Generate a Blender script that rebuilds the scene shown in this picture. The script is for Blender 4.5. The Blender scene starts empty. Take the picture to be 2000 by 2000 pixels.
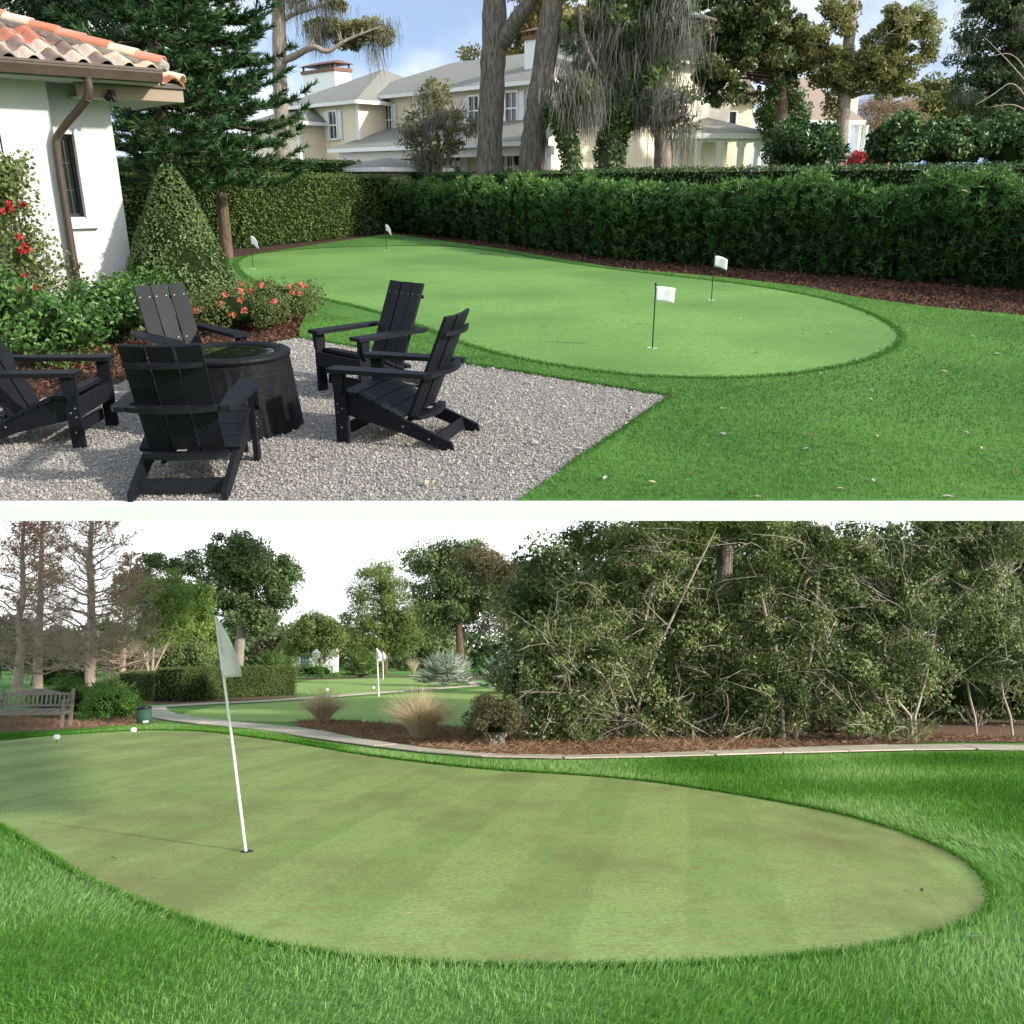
import bpy, math, random
import numpy as np
from mathutils import Matrix, Vector

# ------------------------------------------------------------------ camera, sky, sun, exposure
SC = bpy.context.scene
COL = SC.collection
FPX = 1750.0                       # focal length in pixels of a 2000 px wide picture
HL, HU = 1.70, 1.85                # eye height over the lower lawn / over the sloping upper terrace
PL = math.atan(281 / FPX)          # camera pitch against the level lower garden
PU = math.atan(645 / FPX)          # camera pitch against the plane of the upper terrace
cam_d = bpy.data.cameras.new('camera'); cam = bpy.data.objects.new('camera', cam_d); COL.objects.link(cam)
cam.location = (0, 0, HL); cam.rotation_euler = (math.pi / 2 + PL, 0, 0)
cam_d.sensor_width = 36; cam_d.lens = 36 * FPX / 2000; cam_d.clip_start = 0.05; cam_d.clip_end = 3000
SC.camera = cam
# the upper garden is a terrace that climbs a slope: one rigid transform carries it to its place
U = Matrix.Translation((0, 0, HL)) @ Matrix.Rotation(PL + PU, 4, 'X') @ Matrix.Translation((0, 0, -HU))

SUN = Vector((0.832, -0.490, 0.259)).normalized()
wd = bpy.data.worlds.new('World'); SC.world = wd; wd.use_nodes = True
nt = wd.node_tree; N = nt.nodes; Lk = nt.links
bg = N['Background']; bg.inputs['Strength'].default_value = 0.15
sky = N.new('ShaderNodeTexSky'); sky.sky_type = 'NISHITA'; sky.sun_disc = False
sky.sun_elevation = math.asin(SUN.z); sky.sun_rotation = math.atan2(SUN.x, SUN.y)
sky.air_density = 1.0; sky.dust_density = 1.2; sky.ozone_density = 1.4
tc = N.new('ShaderNodeTexCoord'); sep = N.new('ShaderNodeSeparateXYZ'); Lk.new(tc.outputs['Generated'], sep.inputs[0])
def wmath(op, a, b=None, c=None):
    n = N.new('ShaderNodeMath'); n.operation = op
    for i, v in enumerate((a, b, c)):
        if v is None: continue
        if isinstance(v, (int, float)): n.inputs[i].default_value = v
        else: Lk.new(v, n.inputs[i])
    return n.outputs[0]
zc = wmath('MAXIMUM', sep.outputs['Z'], 0.0)
den = wmath('ADD', zc, 0.22)
px_, py_ = wmath('DIVIDE', sep.outputs['X'], den), wmath('DIVIDE', sep.outputs['Y'], den)
cmb = N.new('ShaderNodeCombineXYZ'); Lk.new(px_, cmb.inputs[0]); Lk.new(py_, cmb.inputs[1]); cmb.inputs[2].default_value = 3.7
nz = N.new('ShaderNodeTexNoise'); Lk.new(cmb.outputs[0], nz.inputs['Vector'])
nz.inputs['Scale'].default_value = 2.3; nz.inputs['Detail'].default_value = 6; nz.inputs['Roughness'].default_value = 0.52
mr = N.new('ShaderNodeMapRange'); mr.interpolation_type = 'SMOOTHSTEP'; Lk.new(nz.outputs[0], mr.inputs[0])
mr.inputs[1].default_value = 0.46; mr.inputs[2].default_value = 0.68; mr.inputs[3].default_value = 0.10; mr.inputs[4].default_value = 0.95
hz = N.new('ShaderNodeMapRange'); hz.interpolation_type = 'SMOOTHSTEP'; Lk.new(zc, hz.inputs[0])
hz.inputs[1].default_value = 0.12; hz.inputs[2].default_value = 0.42; hz.inputs[3].default_value = 0.95; hz.inputs[4].default_value = 0.0
cov = wmath('MAXIMUM', mr.outputs[0], hz.outputs[0])
mixc = N.new('ShaderNodeMix'); mixc.data_type = 'RGBA'; Lk.new(cov, mixc.inputs['Factor'])
skm = N.new('ShaderNodeVectorMath'); skm.operation = 'MULTIPLY'; skm.inputs[1].default_value = (1.9, 1.9, 1.9); Lk.new(sky.outputs[0], skm.inputs[0]); Lk.new(skm.outputs[0], mixc.inputs['A']); mixc.inputs['B'].default_value = (8.6, 8.7, 9.0, 1)
Lk.new(mixc.outputs['Result'], bg.inputs['Color'])

sun_d = bpy.data.lights.new('sun', 'SUN'); sun_d.energy = 4.6; sun_d.angle = math.radians(2.0); sun_d.color = (1.0, 0.93, 0.82)
sun_o = bpy.data.objects.new('sun', sun_d); COL.objects.link(sun_o)
sun_o.rotation_euler = SUN.to_track_quat('Z', 'Y').to_euler(); sun_o.location = (20, -20, 20)
SC.view_settings.view_transform = 'Standard'; SC.view_settings.look = 'None'
SC.view_settings.exposure = 0.45; SC.view_settings.gamma = 1.0; SC.view_settings.use_curve_mapping = False
SC.cycles.max_bounces = 6; SC.cycles.transparent_max_bounces = 6; SC.cycles.use_denoising = True

# ------------------------------------------------------------------ placing: sight lines to ground points, metres
def sight(yh, H):
    th = math.atan((yh - 1000) / FPX); c, s = math.cos(th), math.sin(th)
    def ray(px, py):
        v = (1000 - py) / FPX
        return np.array([(px - 1000) / FPX, c - v * s, s + v * c])
    def G(px, py, z=0.0):                       # where a sight line meets the height z
        r = ray(px, py); return np.array([0, 0, H]) + r * ((z - H) / r[2])
    def P(px, py, Y):                           # where it reaches the distance Y
        r = ray(px, py); return np.array([0, 0, H]) + r * (Y / r[1])
    def W(px, py, p0, n):                       # where it meets a wall plane
        r = ray(px, py); o = np.array([0, 0, H]); n = np.array(n, float)
        return o + r * (np.dot(np.array(p0) - o, n) / np.dot(r, n))
    return G, P, W
UG, UP, UW = sight(355, HU)
LG, LP, LW = sight(1281, HL)

# ------------------------------------------------------------------ mesh helpers
rng = np.random.default_rng(11)
random.seed(5)
UPPER = [False]                                 # which garden the builders work in
UPPER_ROOTS = []
class MB:
    def __init__(s): s.v = []; s.f = []; s.t = []; s.n = 0
    def add(s, V, Fc, tint=None):
        V = np.asarray(V, float).reshape(-1, 3)
        if isinstance(Fc, np.ndarray):
            s.f.append((Fc + s.n).astype(np.int64)); k = len(Fc)
            s.t.append(np.full(k, 0.5) if tint is None else np.broadcast_to(np.asarray(tint, float), (k,)))
        else:
            d = {}
            for q in Fc: d.setdefault(len(q), []).append(q)
            for q in d.values(): s.f.append(np.array(q, np.int64) + s.n); s.t.append(np.full(len(q), 0.5 if tint is None else tint))
        s.v.append(V); s.n += len(V)
    def mesh(s, name, smooth=False, tint=False):
        me = bpy.data.meshes.new(name)
        V = np.concatenate(s.v); me.vertices.add(len(V)); me.vertices.foreach_set('co', V.astype(np.float32).ravel())
        tot = np.concatenate([np.full(len(f), f.shape[1]) for f in s.f]); loops = np.concatenate([f.ravel() for f in s.f])
        me.loops.add(len(loops)); me.loops.foreach_set('vertex_index', loops.astype(np.int32))
        me.polygons.add(len(tot)); st = np.concatenate([[0], np.cumsum(tot)[:-1]])
        me.polygons.foreach_set('loop_start', st.astype(np.int32))
        me.polygons.foreach_set('use_smooth', np.full(len(tot), smooth))
        if tint:
            a = me.attributes.new('tint', 'FLOAT', 'FACE'); a.data.foreach_set('value', np.concatenate(s.t).astype(np.float32))
        me.update(calc_edges=True); me.validate()
        return me
    def build(s, name, mat, parent=None, smooth=False, tint=False, loc=(0, 0, 0)):
        if not s.v: return None
        me = s.mesh(name, smooth, tint)
        return obj(name, me, mat, parent, loc)
    # shapes
    def box(s, c, size, M=None):
        x, y, z = np.array(size) / 2.0
        V = np.array([[a, b, d] for d in (-z, z) for b in (-y, y) for a in (-x, x)])
        if M is not None: V = V @ np.array(M).T
        s.add(V + np.array(c), np.array([[0, 2, 3, 1], [4, 5, 7, 6], [0, 1, 5, 4], [2, 6, 7, 3], [0, 4, 6, 2], [1, 3, 7, 5]]))
        return s
    def bar(s, a, b, w, h, up=(0, 0, 1)):       # a beam from a to b, w across, h along up
        a = np.array(a, float); b = np.array(b, float); d = b - a; L = np.linalg.norm(d); d /= L
        u = np.array(up, float); sd = np.cross(d, u); sd /= np.linalg.norm(sd); u = np.cross(sd, d)
        return s.box((a + b) / 2, (L, w, h), np.stack([d, sd, u], 1))
    def tube(s, pts, rad, n=6, cap=True, tint=None, rough=0.0):
        pts = np.asarray(pts, float); m = len(pts); rad = np.broadcast_to(np.asarray(rad, float), (m,))
        d = np.gradient(pts, axis=0) if m > 2 else np.repeat((pts[1] - pts[0])[None], 2, 0)
        d /= np.linalg.norm(d, axis=1)[:, None] + 1e-9
        ref = np.array([1.0, 0, 0]) if abs(d[0][0]) < 0.8 else np.array([0, 1.0, 0])
        a = np.cross(d, ref); a /= np.linalg.norm(a, axis=1)[:, None] + 1e-9; b = np.cross(d, a)
        t = np.arange(n) * 2 * math.pi / n
        V = pts[:, None] + rad[:, None, None] * (np.cos(t)[None, :, None] * a[:, None] + np.sin(t)[None, :, None] * b[:, None])
        if rough:
            w = 1 + rough * (rng.normal(0, .55, (1, n)) + rng.normal(0, .45, (m, n)))
            V = pts[:, None] + (V - pts[:, None]) * w[:, :, None]
        i = np.arange(m - 1)[:, None] * n; j = np.arange(n)[None]; k = (j + 1) % n
        Fq = np.stack([i + j, i + k, i + n + k, i + n + j], -1).reshape(-1, 4)
        s.add(V.reshape(-1, 3), Fq, tint)
        if cap and n >= 3:
            s.add(np.concatenate([V[0], V[-1]]), [tuple(range(n))[::-1], tuple(range(n, 2 * n))])
        return s
    def lathe(s, prof, n=16, c=(0, 0, 0), jit=None):
        prof = np.array(prof, float); m = len(prof); t = np.arange(n) * 2 * math.pi / n
        R = prof[:, 0][:, None] * np.ones(n)
        if jit is not None: R = R * jit(t[None], prof[:, 1][:, None])
        V = np.stack([R * np.cos(t), R * np.sin(t), prof[:, 1][:, None] * np.ones(n)], -1) + np.array(c)
        i = np.arange(m - 1)[:, None] * n; j = np.arange(n)[None]; k = (j + 1) % n
        s.add(V.reshape(-1, 3), np.stack([i + j, i + k, i + n + k, i + n + j], -1).reshape(-1, 4)); return s
    def prism(s, poly, z0, z1):                 # flat outline raised from z0 to z1
        n = len(poly); V = [(p[0], p[1], z0) for p in poly] + [(p[0], p[1], z1) for p in poly]
        Fc = [tuple(range(n))[::-1], tuple(range(n, 2 * n))] + [(i, (i + 1) % n, n + (i + 1) % n, n + i) for i in range(n)]
        s.add(V, Fc); return s
    def extrude(s, poly, axis_vec):             # closed outline in 3-D swept along a vector
        n = len(poly); A = np.array(poly, float); B = A + np.array(axis_vec, float)
        s.add(np.concatenate([A, B]), [tuple(range(n))[::-1], tuple(range(n, 2 * n))] + [(i, (i + 1) % n, n + (i + 1) % n, n + i) for i in range(n)]); return s
    def quad(s, a, b, c, d): s.add([a, b, c, d], np.array([[0, 1, 2, 3]])); return s
    def tri(s, a, b, c): s.add([a, b, c], np.array([[0, 1, 2]])); return s

def obj(name, me, mat, parent=None, loc=(0, 0, 0)):
    o = bpy.data.objects.new(name, me); COL.objects.link(o); o.location = loc
    if mat is not None and len(me.materials) == 0: me.materials.append(mat)
    if parent is not None: o.parent = parent
    elif UPPER[0]: UPPER_ROOTS.append(o)
    return o
def tag(o, label=None, cat=None, group=None, kind=None):
    if label: o['label'] = label
    if cat: o['category'] = cat
    if group: o['group'] = group
    if kind: o['kind'] = kind
    return o
def thing(name, loc, rz, label, cat, group=None):
    o = bpy.data.objects.new(name, None); COL.objects.link(o); o.location = loc; o.rotation_euler = (0, 0, rz); o.empty_display_size = 0.2
    if UPPER[0]: UPPER_ROOTS.append(o)
    return tag(o, label, cat, group)
def copy_tree(o, parent=None):
    c = o.copy(); COL.objects.link(c)
    if parent is not None: c.parent = parent
    elif UPPER[0]: UPPER_ROOTS.append(c)
    for ch in o.children: copy_tree(ch, c)
    return c
def rotz(a): c, s = math.cos(a), math.sin(a); return np.array([[c, -s, 0], [s, c, 0], [0, 0, 1.0]])
def unit(v): v = np.asarray(v, float); return v / (np.linalg.norm(v, axis=-1, keepdims=True) + 1e-9)

# foliage
def leaves(mb, C, L, W, nb=(0, 0, 1), nbw=0.5, tint=None, adir=None, adw=0.0, r=rng, tri=False):
    C = np.asarray(C, float); n = len(C)
    nrm = unit(r.normal(size=(n, 3)) + nbw * np.asarray(nb))
    a = r.normal(size=(n, 3))
    if adir is not None: a = a + adw * np.asarray(adir)
    a = unit(a - (a * nrm).sum(1, keepdims=True) * nrm); b = np.cross(nrm, a)
    L = np.broadcast_to(np.asarray(L, float), (n,)) * r.uniform(0.65, 1.25, n); W = np.broadcast_to(np.asarray(W, float), (n,)) * r.uniform(0.7, 1.2, n)
    if tri:
        V = np.stack([C - a * (L * .45)[:, None] + b * (W * .42)[:, None], C - a * (L * .3)[:, None] - b * (W * .5)[:, None], C + a * (L * .55)[:, None]], 1)
        mb.add(V.reshape(-1, 3), np.arange(3 * n).reshape(n, 3), r.random(n) if tint is None else np.clip(tint + r.normal(0, .16, n), 0, 1)); return
    V = np.stack([C - a * (L / 2)[:, None], C + b * (W / 2)[:, None] + nrm * (W * .18)[:, None], C + a * (L / 2)[:, None], C - b * (W / 2)[:, None] + nrm * (W * .18)[:, None]], 1)
    mb.add(V.reshape(-1, 3), np.arange(4 * n).reshape(n, 4), r.random(n) if tint is None else np.clip(tint + r.normal(0, .16, n), 0, 1))
def blades(mb, B, D, L, w, tint=None, bend=None, r=rng):   # tapering strips from B along D; bend adds a second, drooping segment
    B = np.asarray(B, float); n = len(B); D = unit(D); sd = unit(np.cross(D, unit(r.normal(size=(n, 3)))))
    L = np.broadcast_to(np.asarray(L, float), (n,))[:, None]; w = np.broadcast_to(np.asarray(w, float), (n,))[:, None]
    t = r.random(n) if tint is None else np.clip(tint + r.normal(0, .13, n), 0, 1)
    if bend is None:
        V = np.stack([B - sd * w / 2, B + sd * w / 2, B + D * L], 1)
        mb.add(V.reshape(-1, 3), np.arange(3 * n).reshape(n, 3), t)
    else:
        m = B + D * L * .55; e = m + unit(D + np.asarray(bend)) * L * .5
        V = np.stack([B - sd * w / 2, B + sd * w / 2, m + sd * w * .38, m - sd * w * .38, e], 1); i = np.arange(n)[:, None] * 5
        mb.add(V.reshape(-1, 3), np.concatenate([i + [[0, 1, 2, 3]]]), t)
        mb.add(V[:, 2:].reshape(-1, 3), np.stack([np.arange(n) * 3 + 1, np.arange(n) * 3, np.arange(n) * 3 + 2], 1), t)
def in_ball(n, r=rng):
    d = unit(r.normal(size=(n, 3))); return d * (r.random((n, 1)) ** (1 / 3.))
def curve(a, b, sag=0.0, wob=0.0, k=6, up=(0, 0, 1), r=rng):
    a = np.array(a, float); b = np.array(b, float); t = np.linspace(0, 1, k)[:, None]
    p = a + (b - a) * t + np.array(up) * (sag * 4 * t * (1 - t))
    if wob: w = r.normal(0, wob, (k, 3)); w[0] = w[-1] = 0; p = p + w
    return p
def vnoise(P, scale, seed=0):                   # cheap smooth noise for outlines and patches, -1..1
    P = np.asarray(P, float) * scale; q = np.zeros(P.shape[:-1]); rr = np.random.default_rng(seed)
    for k in range(7):
        kv = rr.normal(size=P.shape[-1]) * (0.6 + 0.45 * k); q += np.sin(P @ kv + rr.uniform(0, 6.28)) / (1 + .35 * k)
    return q / 3.2
def inside(poly, X, Y):
    c = np.zeros(X.shape, bool); n = len(poly)
    for i in range(n):
        x1, y1 = poly[i][:2]; x2, y2 = poly[(i + 1) % n][:2]
        m = (y1 > Y) != (y2 > Y); xx = (x2 - x1) * (Y - y1) / ((y2 - y1) + 1e-12) + x1; c ^= m & (X < xx)
    return c
def smooth_closed(poly, it=3):                  # Chaikin corner cutting
    p = np.array(poly, float)
    for _ in range(it):
        q = np.roll(p, -1, 0); p = np.stack([.75 * p + .25 * q, .25 * p + .75 * q], 1).reshape(-1, p.shape[1])
    return p
def smooth_open(p, it=3):
    p = np.array(p, float)
    for _ in range(it):
        q = np.stack([.75 * p[:-1] + .25 * p[1:], .25 * p[:-1] + .75 * p[1:]], 1).reshape(-1, p.shape[1]); p = np.concatenate([p[:1], q, p[-1:]])
    return p
def sheet(name, poly, z, mat, thick=0.0, kind='structure', skirt=None):
    mb = MB(); poly = [(p[0], p[1]) for p in poly]
    if thick: mb.prism(poly, z - thick, z)
    else: mb.add([(x, y, z) for x, y in poly], [tuple(range(len(poly)))])
    o = mb.build(name, mat); o.data.validate()
    bm = __import__('bmesh').new(); bm.from_mesh(o.data); __import__('bmesh').ops.triangulate(bm, faces=bm.faces[:]); __import__('bmesh').ops.recalc_face_normals(bm, faces=bm.faces[:])
    if not thick:
        for f in bm.faces:
            if f.normal.z < 0: f.normal_flip()
    bm.to_mesh(o.data); bm.free()
    return tag(o, kind=kind)

# ------------------------------------------------------------------ materials
def newmat(name):
    m = bpy.data.materials.new(name); m.use_nodes = True; t = m.node_tree
    return m, t.nodes, t.links, t.nodes['Principled BSDF']
def ramp(Nn, stops):
    r = Nn.new('ShaderNodeValToRGB'); e = r.color_ramp.elements
    e[0].position, e[0].color = stops[0][0], (*stops[0][1], 1); e[1].position, e[1].color = stops[-1][0], (*stops[-1][1], 1)
    for p, c in stops[1:-1]: x = e.new(p); x.color = (*c, 1)
    return r
def nmat(name, stops, scale=5.0, rough=.7, bump=0.0, bscale=40.0, detail=5.0, spec=.3, stretch=None, big=None, bdist=.02):
    if not isinstance(stops[0][0], (int, float)): stops = [(.3, stops[0]), (.7, stops[1])]
    m, Nn, K, b = newmat(name); tcn = Nn.new('ShaderNodeTexCoord'); src = tcn.outputs['Object']
    if stretch:
        mp = Nn.new('ShaderNodeMapping'); mp.inputs['Scale'].default_value = stretch; K.new(src, mp.inputs[0]); src = mp.outputs[0]
    n1 = Nn.new('ShaderNodeTexNoise'); n1.inputs['Scale'].default_value = scale; n1.inputs['Detail'].default_value = detail; n1.inputs['Roughness'].default_value = .62
    K.new(src, n1.inputs['Vector']); r = ramp(Nn, stops); K.new(n1.outputs[0], r.inputs[0]); col = r.outputs[0]
    if big:                                     # (scale, colour, amount): broad patches of another tone
        n3 = Nn.new('ShaderNodeTexNoise'); n3.inputs['Scale'].default_value = big[0]; n3.inputs['Detail'].default_value = 3; K.new(src, n3.inputs['Vector'])
        rr = ramp(Nn, [(.42, (0, 0, 0)), (.62, (big[2],) * 3)]); K.new(n3.outputs[0], rr.inputs[0])
        mx = Nn.new('ShaderNodeMix'); mx.data_type = 'RGBA'; K.new(rr.outputs[0], mx.inputs['Factor']); K.new(col, mx.inputs['A']); mx.inputs['B'].default_value = (*big[1], 1); col = mx.outputs['Result']
    K.new(col, b.inputs['Base Color']); b.inputs['Roughness'].default_value = rough; b.inputs['Specular IOR Level'].default_value = spec
    if bump:
        n2 = Nn.new('ShaderNodeTexNoise'); n2.inputs['Scale'].default_value = bscale; n2.inputs['Detail'].default_value = 4; K.new(src, n2.inputs['Vector'])
        bp = Nn.new('ShaderNodeBump'); bp.inputs['Strength'].default_value = bump; bp.inputs['Distance'].default_value = bdist; K.new(n2.outputs[0], bp.inputs['Height']); K.new(bp.outputs[0], b.inputs['Normal'])
    return m
def leafmat(name, dark, mid, light, rough=.5, trans=.35, spec=.35):
    m, Nn, K, b = newmat(name); at = Nn.new('ShaderNodeAttribute'); at.attribute_name = 'tint'
    r = ramp(Nn, [(0, dark), (.5, mid), (1, light)]); K.new(at.outputs['Fac'], r.inputs[0]); K.new(r.outputs[0], b.inputs['Base Color'])
    b.inputs['Roughness'].default_value = rough; b.inputs['Specular IOR Level'].default_value = spec
    tr = Nn.new('ShaderNodeBsdfTranslucent'); K.new(r.outputs[0], tr.inputs[0]); mx = Nn.new('ShaderNodeMixShader'); mx.inputs[0].default_value = trans
    K.new(b.outputs[0], mx.inputs[1]); K.new(tr.outputs[0], mx.inputs[2]); K.new(mx.outputs[0], Nn['Material Output'].inputs[0])
    return m
def plain(name, col, rough=.5, spec=.4, metal=0.0):
    m, Nn, K, b = newmat(name); b.inputs['Base Color'].default_value = (*col, 1); b.inputs['Roughness'].default_value = rough
    b.inputs['Specular IOR Level'].default_value = spec; b.inputs['Metallic'].default_value = metal; return m
# ================================================================== UPPER GARDEN (terrace)
UPPER[0] = True
M_white = nmat('divider_white', [(.3, (.76, .775, .81)), (.7, (.80, .815, .85))], 3, .6, .05, 60)
M_turf = nmat('turf', [(.3, (.026, .09, .011)), (.5, (.05, .145, .017)), (.72, (.085, .21, .027))], 14, .75, .5, 240, 14, big=(.45, (.10, .24, .035), .6))
M_turfblade = leafmat('turf_blade', (.034, .115, .013), (.07, .20, .022), (.16, .33, .05), .6, .3)
M_green = nmat('putting_turf', [(.28, (.085, .19, .034)), (.44, (.12, .245, .050)), (.58, (.14, .275, .062)), (.74, (.20, .345, .10))], 16, .85, .6, 260, 14, big=(.30, (.075, .175, .036), .75), bdist=.006)  # broad soft dark patches paint dappled shade into the turf colour
M_gravelbase = nmat('gravel_base', [(.3, (.14, .13, .12)), (.7, (.30, .275, .25))], 150, .9, .6, 130)
M_pebble = leafmat('pebble', (.12, .118, .115), (.265, .25, .23), (.46, .43, .39), .7, 0.0, .3)
M_mulch = nmat('mulch_soil', [(.3, (.022, .012, .008)), (.7, (.075, .036, .022))], 28, .95, .8, 60)
M_chip = leafmat('mulch_chip', (.022, .012, .008), (.085, .038, .022), (.19, .095, .06), .85, 0.0, .15)
M_charcoal = nmat('charcoal_plastic', [(.3, (.0065, .0072, .0105)), (.7, (.0115, .0125, .017))], 40, .5, .12, 260, spec=.12, big=(6, (.014, .015, .019), .4), stretch=(1, 1, 1), bdist=.003)
M_screw = plain('steel_screw', (.36, .36, .37), .5, .4, .4)
M_cover = nmat('black_cover', [(.3, (.004, .0045, .006)), (.7, (.008, .0085, .011))], 8, .55, .3, 22, spec=.18)
M_flag = leafmat('flag_cloth', (.88, .89, .92), (.88, .89, .92), (.90, .91, .93), .8, .35, .1)
M_black = plain('black_metal', (.012, .012, .013), .4)
M_cup = plain('white_cup', (.8, .8, .8), .4)

# --- ground of the terrace
slab_poly = [(-3.7, 5.19), (3.6, 5.19), (14.5, 24), (44, 80), (-44, 80), (-14.8, 24)]
mb = MB(); mb.prism(slab_poly, -.086, -.0135); mb.box((-.05, 5.145, -.0385), (7.3, .088, .098)); o = mb.build('divider_slab', M_white); tag(o, kind='structure')  # invented slab; its white front edge and kerb stand for the divider band
sheet('mulch_bed', [(-3.68, 5.2), (3.58, 5.2), (14.3, 23.9), (22.2, 38.5), (-22.2, 38.5), (-14.6, 23.9)], -.009, M_mulch)
M_farlawn = nmat('far_lawn', [(.3, (.05, .13, .02)), (.7, (.10, .22, .04))], 4, .9, .3, 30)
sheet('far_lawn', [(-22.3, 38.8), (22.3, 38.8), (43.8, 79.9), (-43.8, 79.9)], -.008, M_farlawn)
U2 = lambda *pts: [tuple(UG(*p)[:2]) for p in pts]
gravel_edge = U2((1098, 922), (1314, 775), (1100, 741), (984, 722), (885, 708), (699, 679), (633, 668), (585, 660))
mulch_edge = U2((2000, 618), (1828, 603), (1673, 582), (1569, 561), (1414, 543), (1207, 525), (1000, 490), (765, 457), (640, 475), (500, 497), (450, 505))
lawn_poly = [(.04, 5.19), (3.6, 5.19), (7.75, 12.4)] + mulch_edge + [(-6.6, 20.5), (-4.9, 17.0), (-3.4, 14.6)] + U2((599, 613), (585, 641)) + gravel_edge[::-1]
sheet('lawn', lawn_poly, .018, M_turf, .026)
green_px = [(455, 502), (600, 487), (753, 482), (880, 482), (994, 495), (1056, 509), (1242, 534), (1449, 556), (1615, 585), (1708, 618), (1755, 647), (1762, 671), (1718, 699), (1646, 719), (1532, 737), (1397, 743), (1242, 738), (1139, 725), (1035, 709), (911, 678), (828, 642), (725, 608), (621, 584), (560, 566), (470, 545)]
green_poly = smooth_closed(U2(*green_px), 2)
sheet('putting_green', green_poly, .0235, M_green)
gravel_poly = [(-3.68, 5.2), (.04, 5.2)] + gravel_edge + U2((540, 668), (440, 690), (330, 720), (232, 750), (87, 779), (0, 799), (-25, 803))
sheet('gravel_patio', gravel_poly, .0, M_gravelbase)

def pick(poly, n, dens=None):                   # random points in an outline
    p = np.array(poly)[:, :2]; lo, hi = p.min(0), p.max(0); out = []; got = 0
    while got < n:
        q = rng.uniform(lo, hi, (n * 2, 2)); k = inside(p, q[:, 0], q[:, 1])
        if dens is not None: k &= rng.random(len(q)) < dens(q)
        q = q[k]; out.append(q); got += len(q)
    return np.concatenate(out)[:n]
# pebbles
n = 82000
q = pick(gravel_poly, n, lambda q: np.clip(5.6 / q[:, 1], 0, 1) ** 1.6)
r0 = (rng.lognormal(0, .28, n) * .0066) * (1 + .05 * (q[:, 1] - 5))
oct_v = np.array([[1, 0, -.3], [0, 1, -.3], [-1, 0, -.3], [0, -1, -.3], [0.2, .1, .9]]); oct_f = np.array([[0, 1, 4], [1, 2, 4], [2, 3, 4], [3, 0, 4]])
an = rng.uniform(0, 6.28, n); sc = rng.uniform(.6, 1.4, (n, 3)); sc[:, 2] *= .75
V = oct_v[None] * sc[:, None] * r0[:, None, None]; V = V + rng.normal(0, .13, V.shape) * r0[:, None, None]
c, s_ = np.cos(an)[:, None], np.sin(an)[:, None]; V = np.stack([V[..., 0] * c - V[..., 1] * s_, V[..., 0] * s_ + V[..., 1] * c, V[..., 2]], -1)
V += np.concatenate([q, (r0 * rng.uniform(.1, 1.3, n))[:, None]], 1)[:, None]
mb = MB(); mb.add(V.reshape(-1, 3), (oct_f[None] + 5 * np.arange(n)[:, None, None]).reshape(-1, 3), np.repeat(np.clip(rng.normal(.5, .2, n), 0, 1), 4))
o = mb.build('gravel', M_pebble, tint=True); tag(o, 'grey and tan pea gravel covering the patio', 'gravel', kind='stuff')
# turf pile
gp = np.array(green_poly)
near_lawn = [(.0, 5.2), (3.6, 5.2), (7.9, 12.6), (7, 14), (5.4, 17.2), (2.4, 21), (-.5, 11), (-2.8, 13.5), (-3.2, 12)]
n = 120000
q = pick(near_lawn, n, lambda q: np.clip(5.4 / q[:, 1], 0, 1) ** 1.7)
k = inside(lawn_poly, q[:, 0], q[:, 1]) & ~inside(gp, q[:, 0], q[:, 1]); q = q[k]; n = len(q)
D = rng.normal(0, .45, (n, 3)); D[:, 2] = 1
D[:, :2] += .5 * np.stack([vnoise(q, 1.2, 1), vnoise(q, 1.2, 2)], 1)
mb = MB(); blades(mb, np.concatenate([q, np.full((n, 1), .014)], 1), D, rng.uniform(.018, .036, n) * (1 + .02 * (q[:, 1] - 5)), .006 + .0006 * (q[:, 1] - 5), tint=.46 + .38 * vnoise(q, .8, 3) + .2 * vnoise(q, 4, 5))
o = mb.build('turf_pile', M_turfblade, tint=True); tag(o, 'short bright green artificial turf blades of the lawn', 'turf', kind='stuff')
# ring of longer pile round the putting green and along the gravel
def edge_pile(path, w, n, h, name, label, mat, z=.016, t0=.4):
    p = np.array(path)[:, :2]; seg = np.linalg.norm(np.diff(p, axis=0), axis=1); cs = np.concatenate([[0], np.cumsum(seg)]); t = rng.uniform(0, cs[-1], n)
    i = np.clip(np.searchsorted(cs, t) - 1, 0, len(seg) - 1); f = ((t - cs[i]) / seg[i])[:, None]
    q = p[i] * (1 - f) + p[i + 1] * f + rng.normal(0, w, (n, 2)); D = rng.normal(0, .5, (n, 3)); D[:, 2] = 1
    mb = MB(); blades(mb, np.concatenate([q, np.full((n, 1), z)], 1), D, rng.uniform(.5, 1.1, n) * h, .007 + .0008 * np.abs(q[:, 1] - 6), tint=t0)
    return tag(mb.build(name, mat, tint=True), label, 'turf', kind='stuff')
edge_pile(np.concatenate([gp, gp[:1]]), .035, 30000, .034, 'fringe_pile', 'darker taller turf fringe round the putting green', M_turfblade, .018, .22)
edge_pile(gravel_edge, .02, 9000, .035, 'lawn_border_pile', 'shaggy turf edge where the lawn meets the gravel', M_turfblade, .004, .2)
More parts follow.
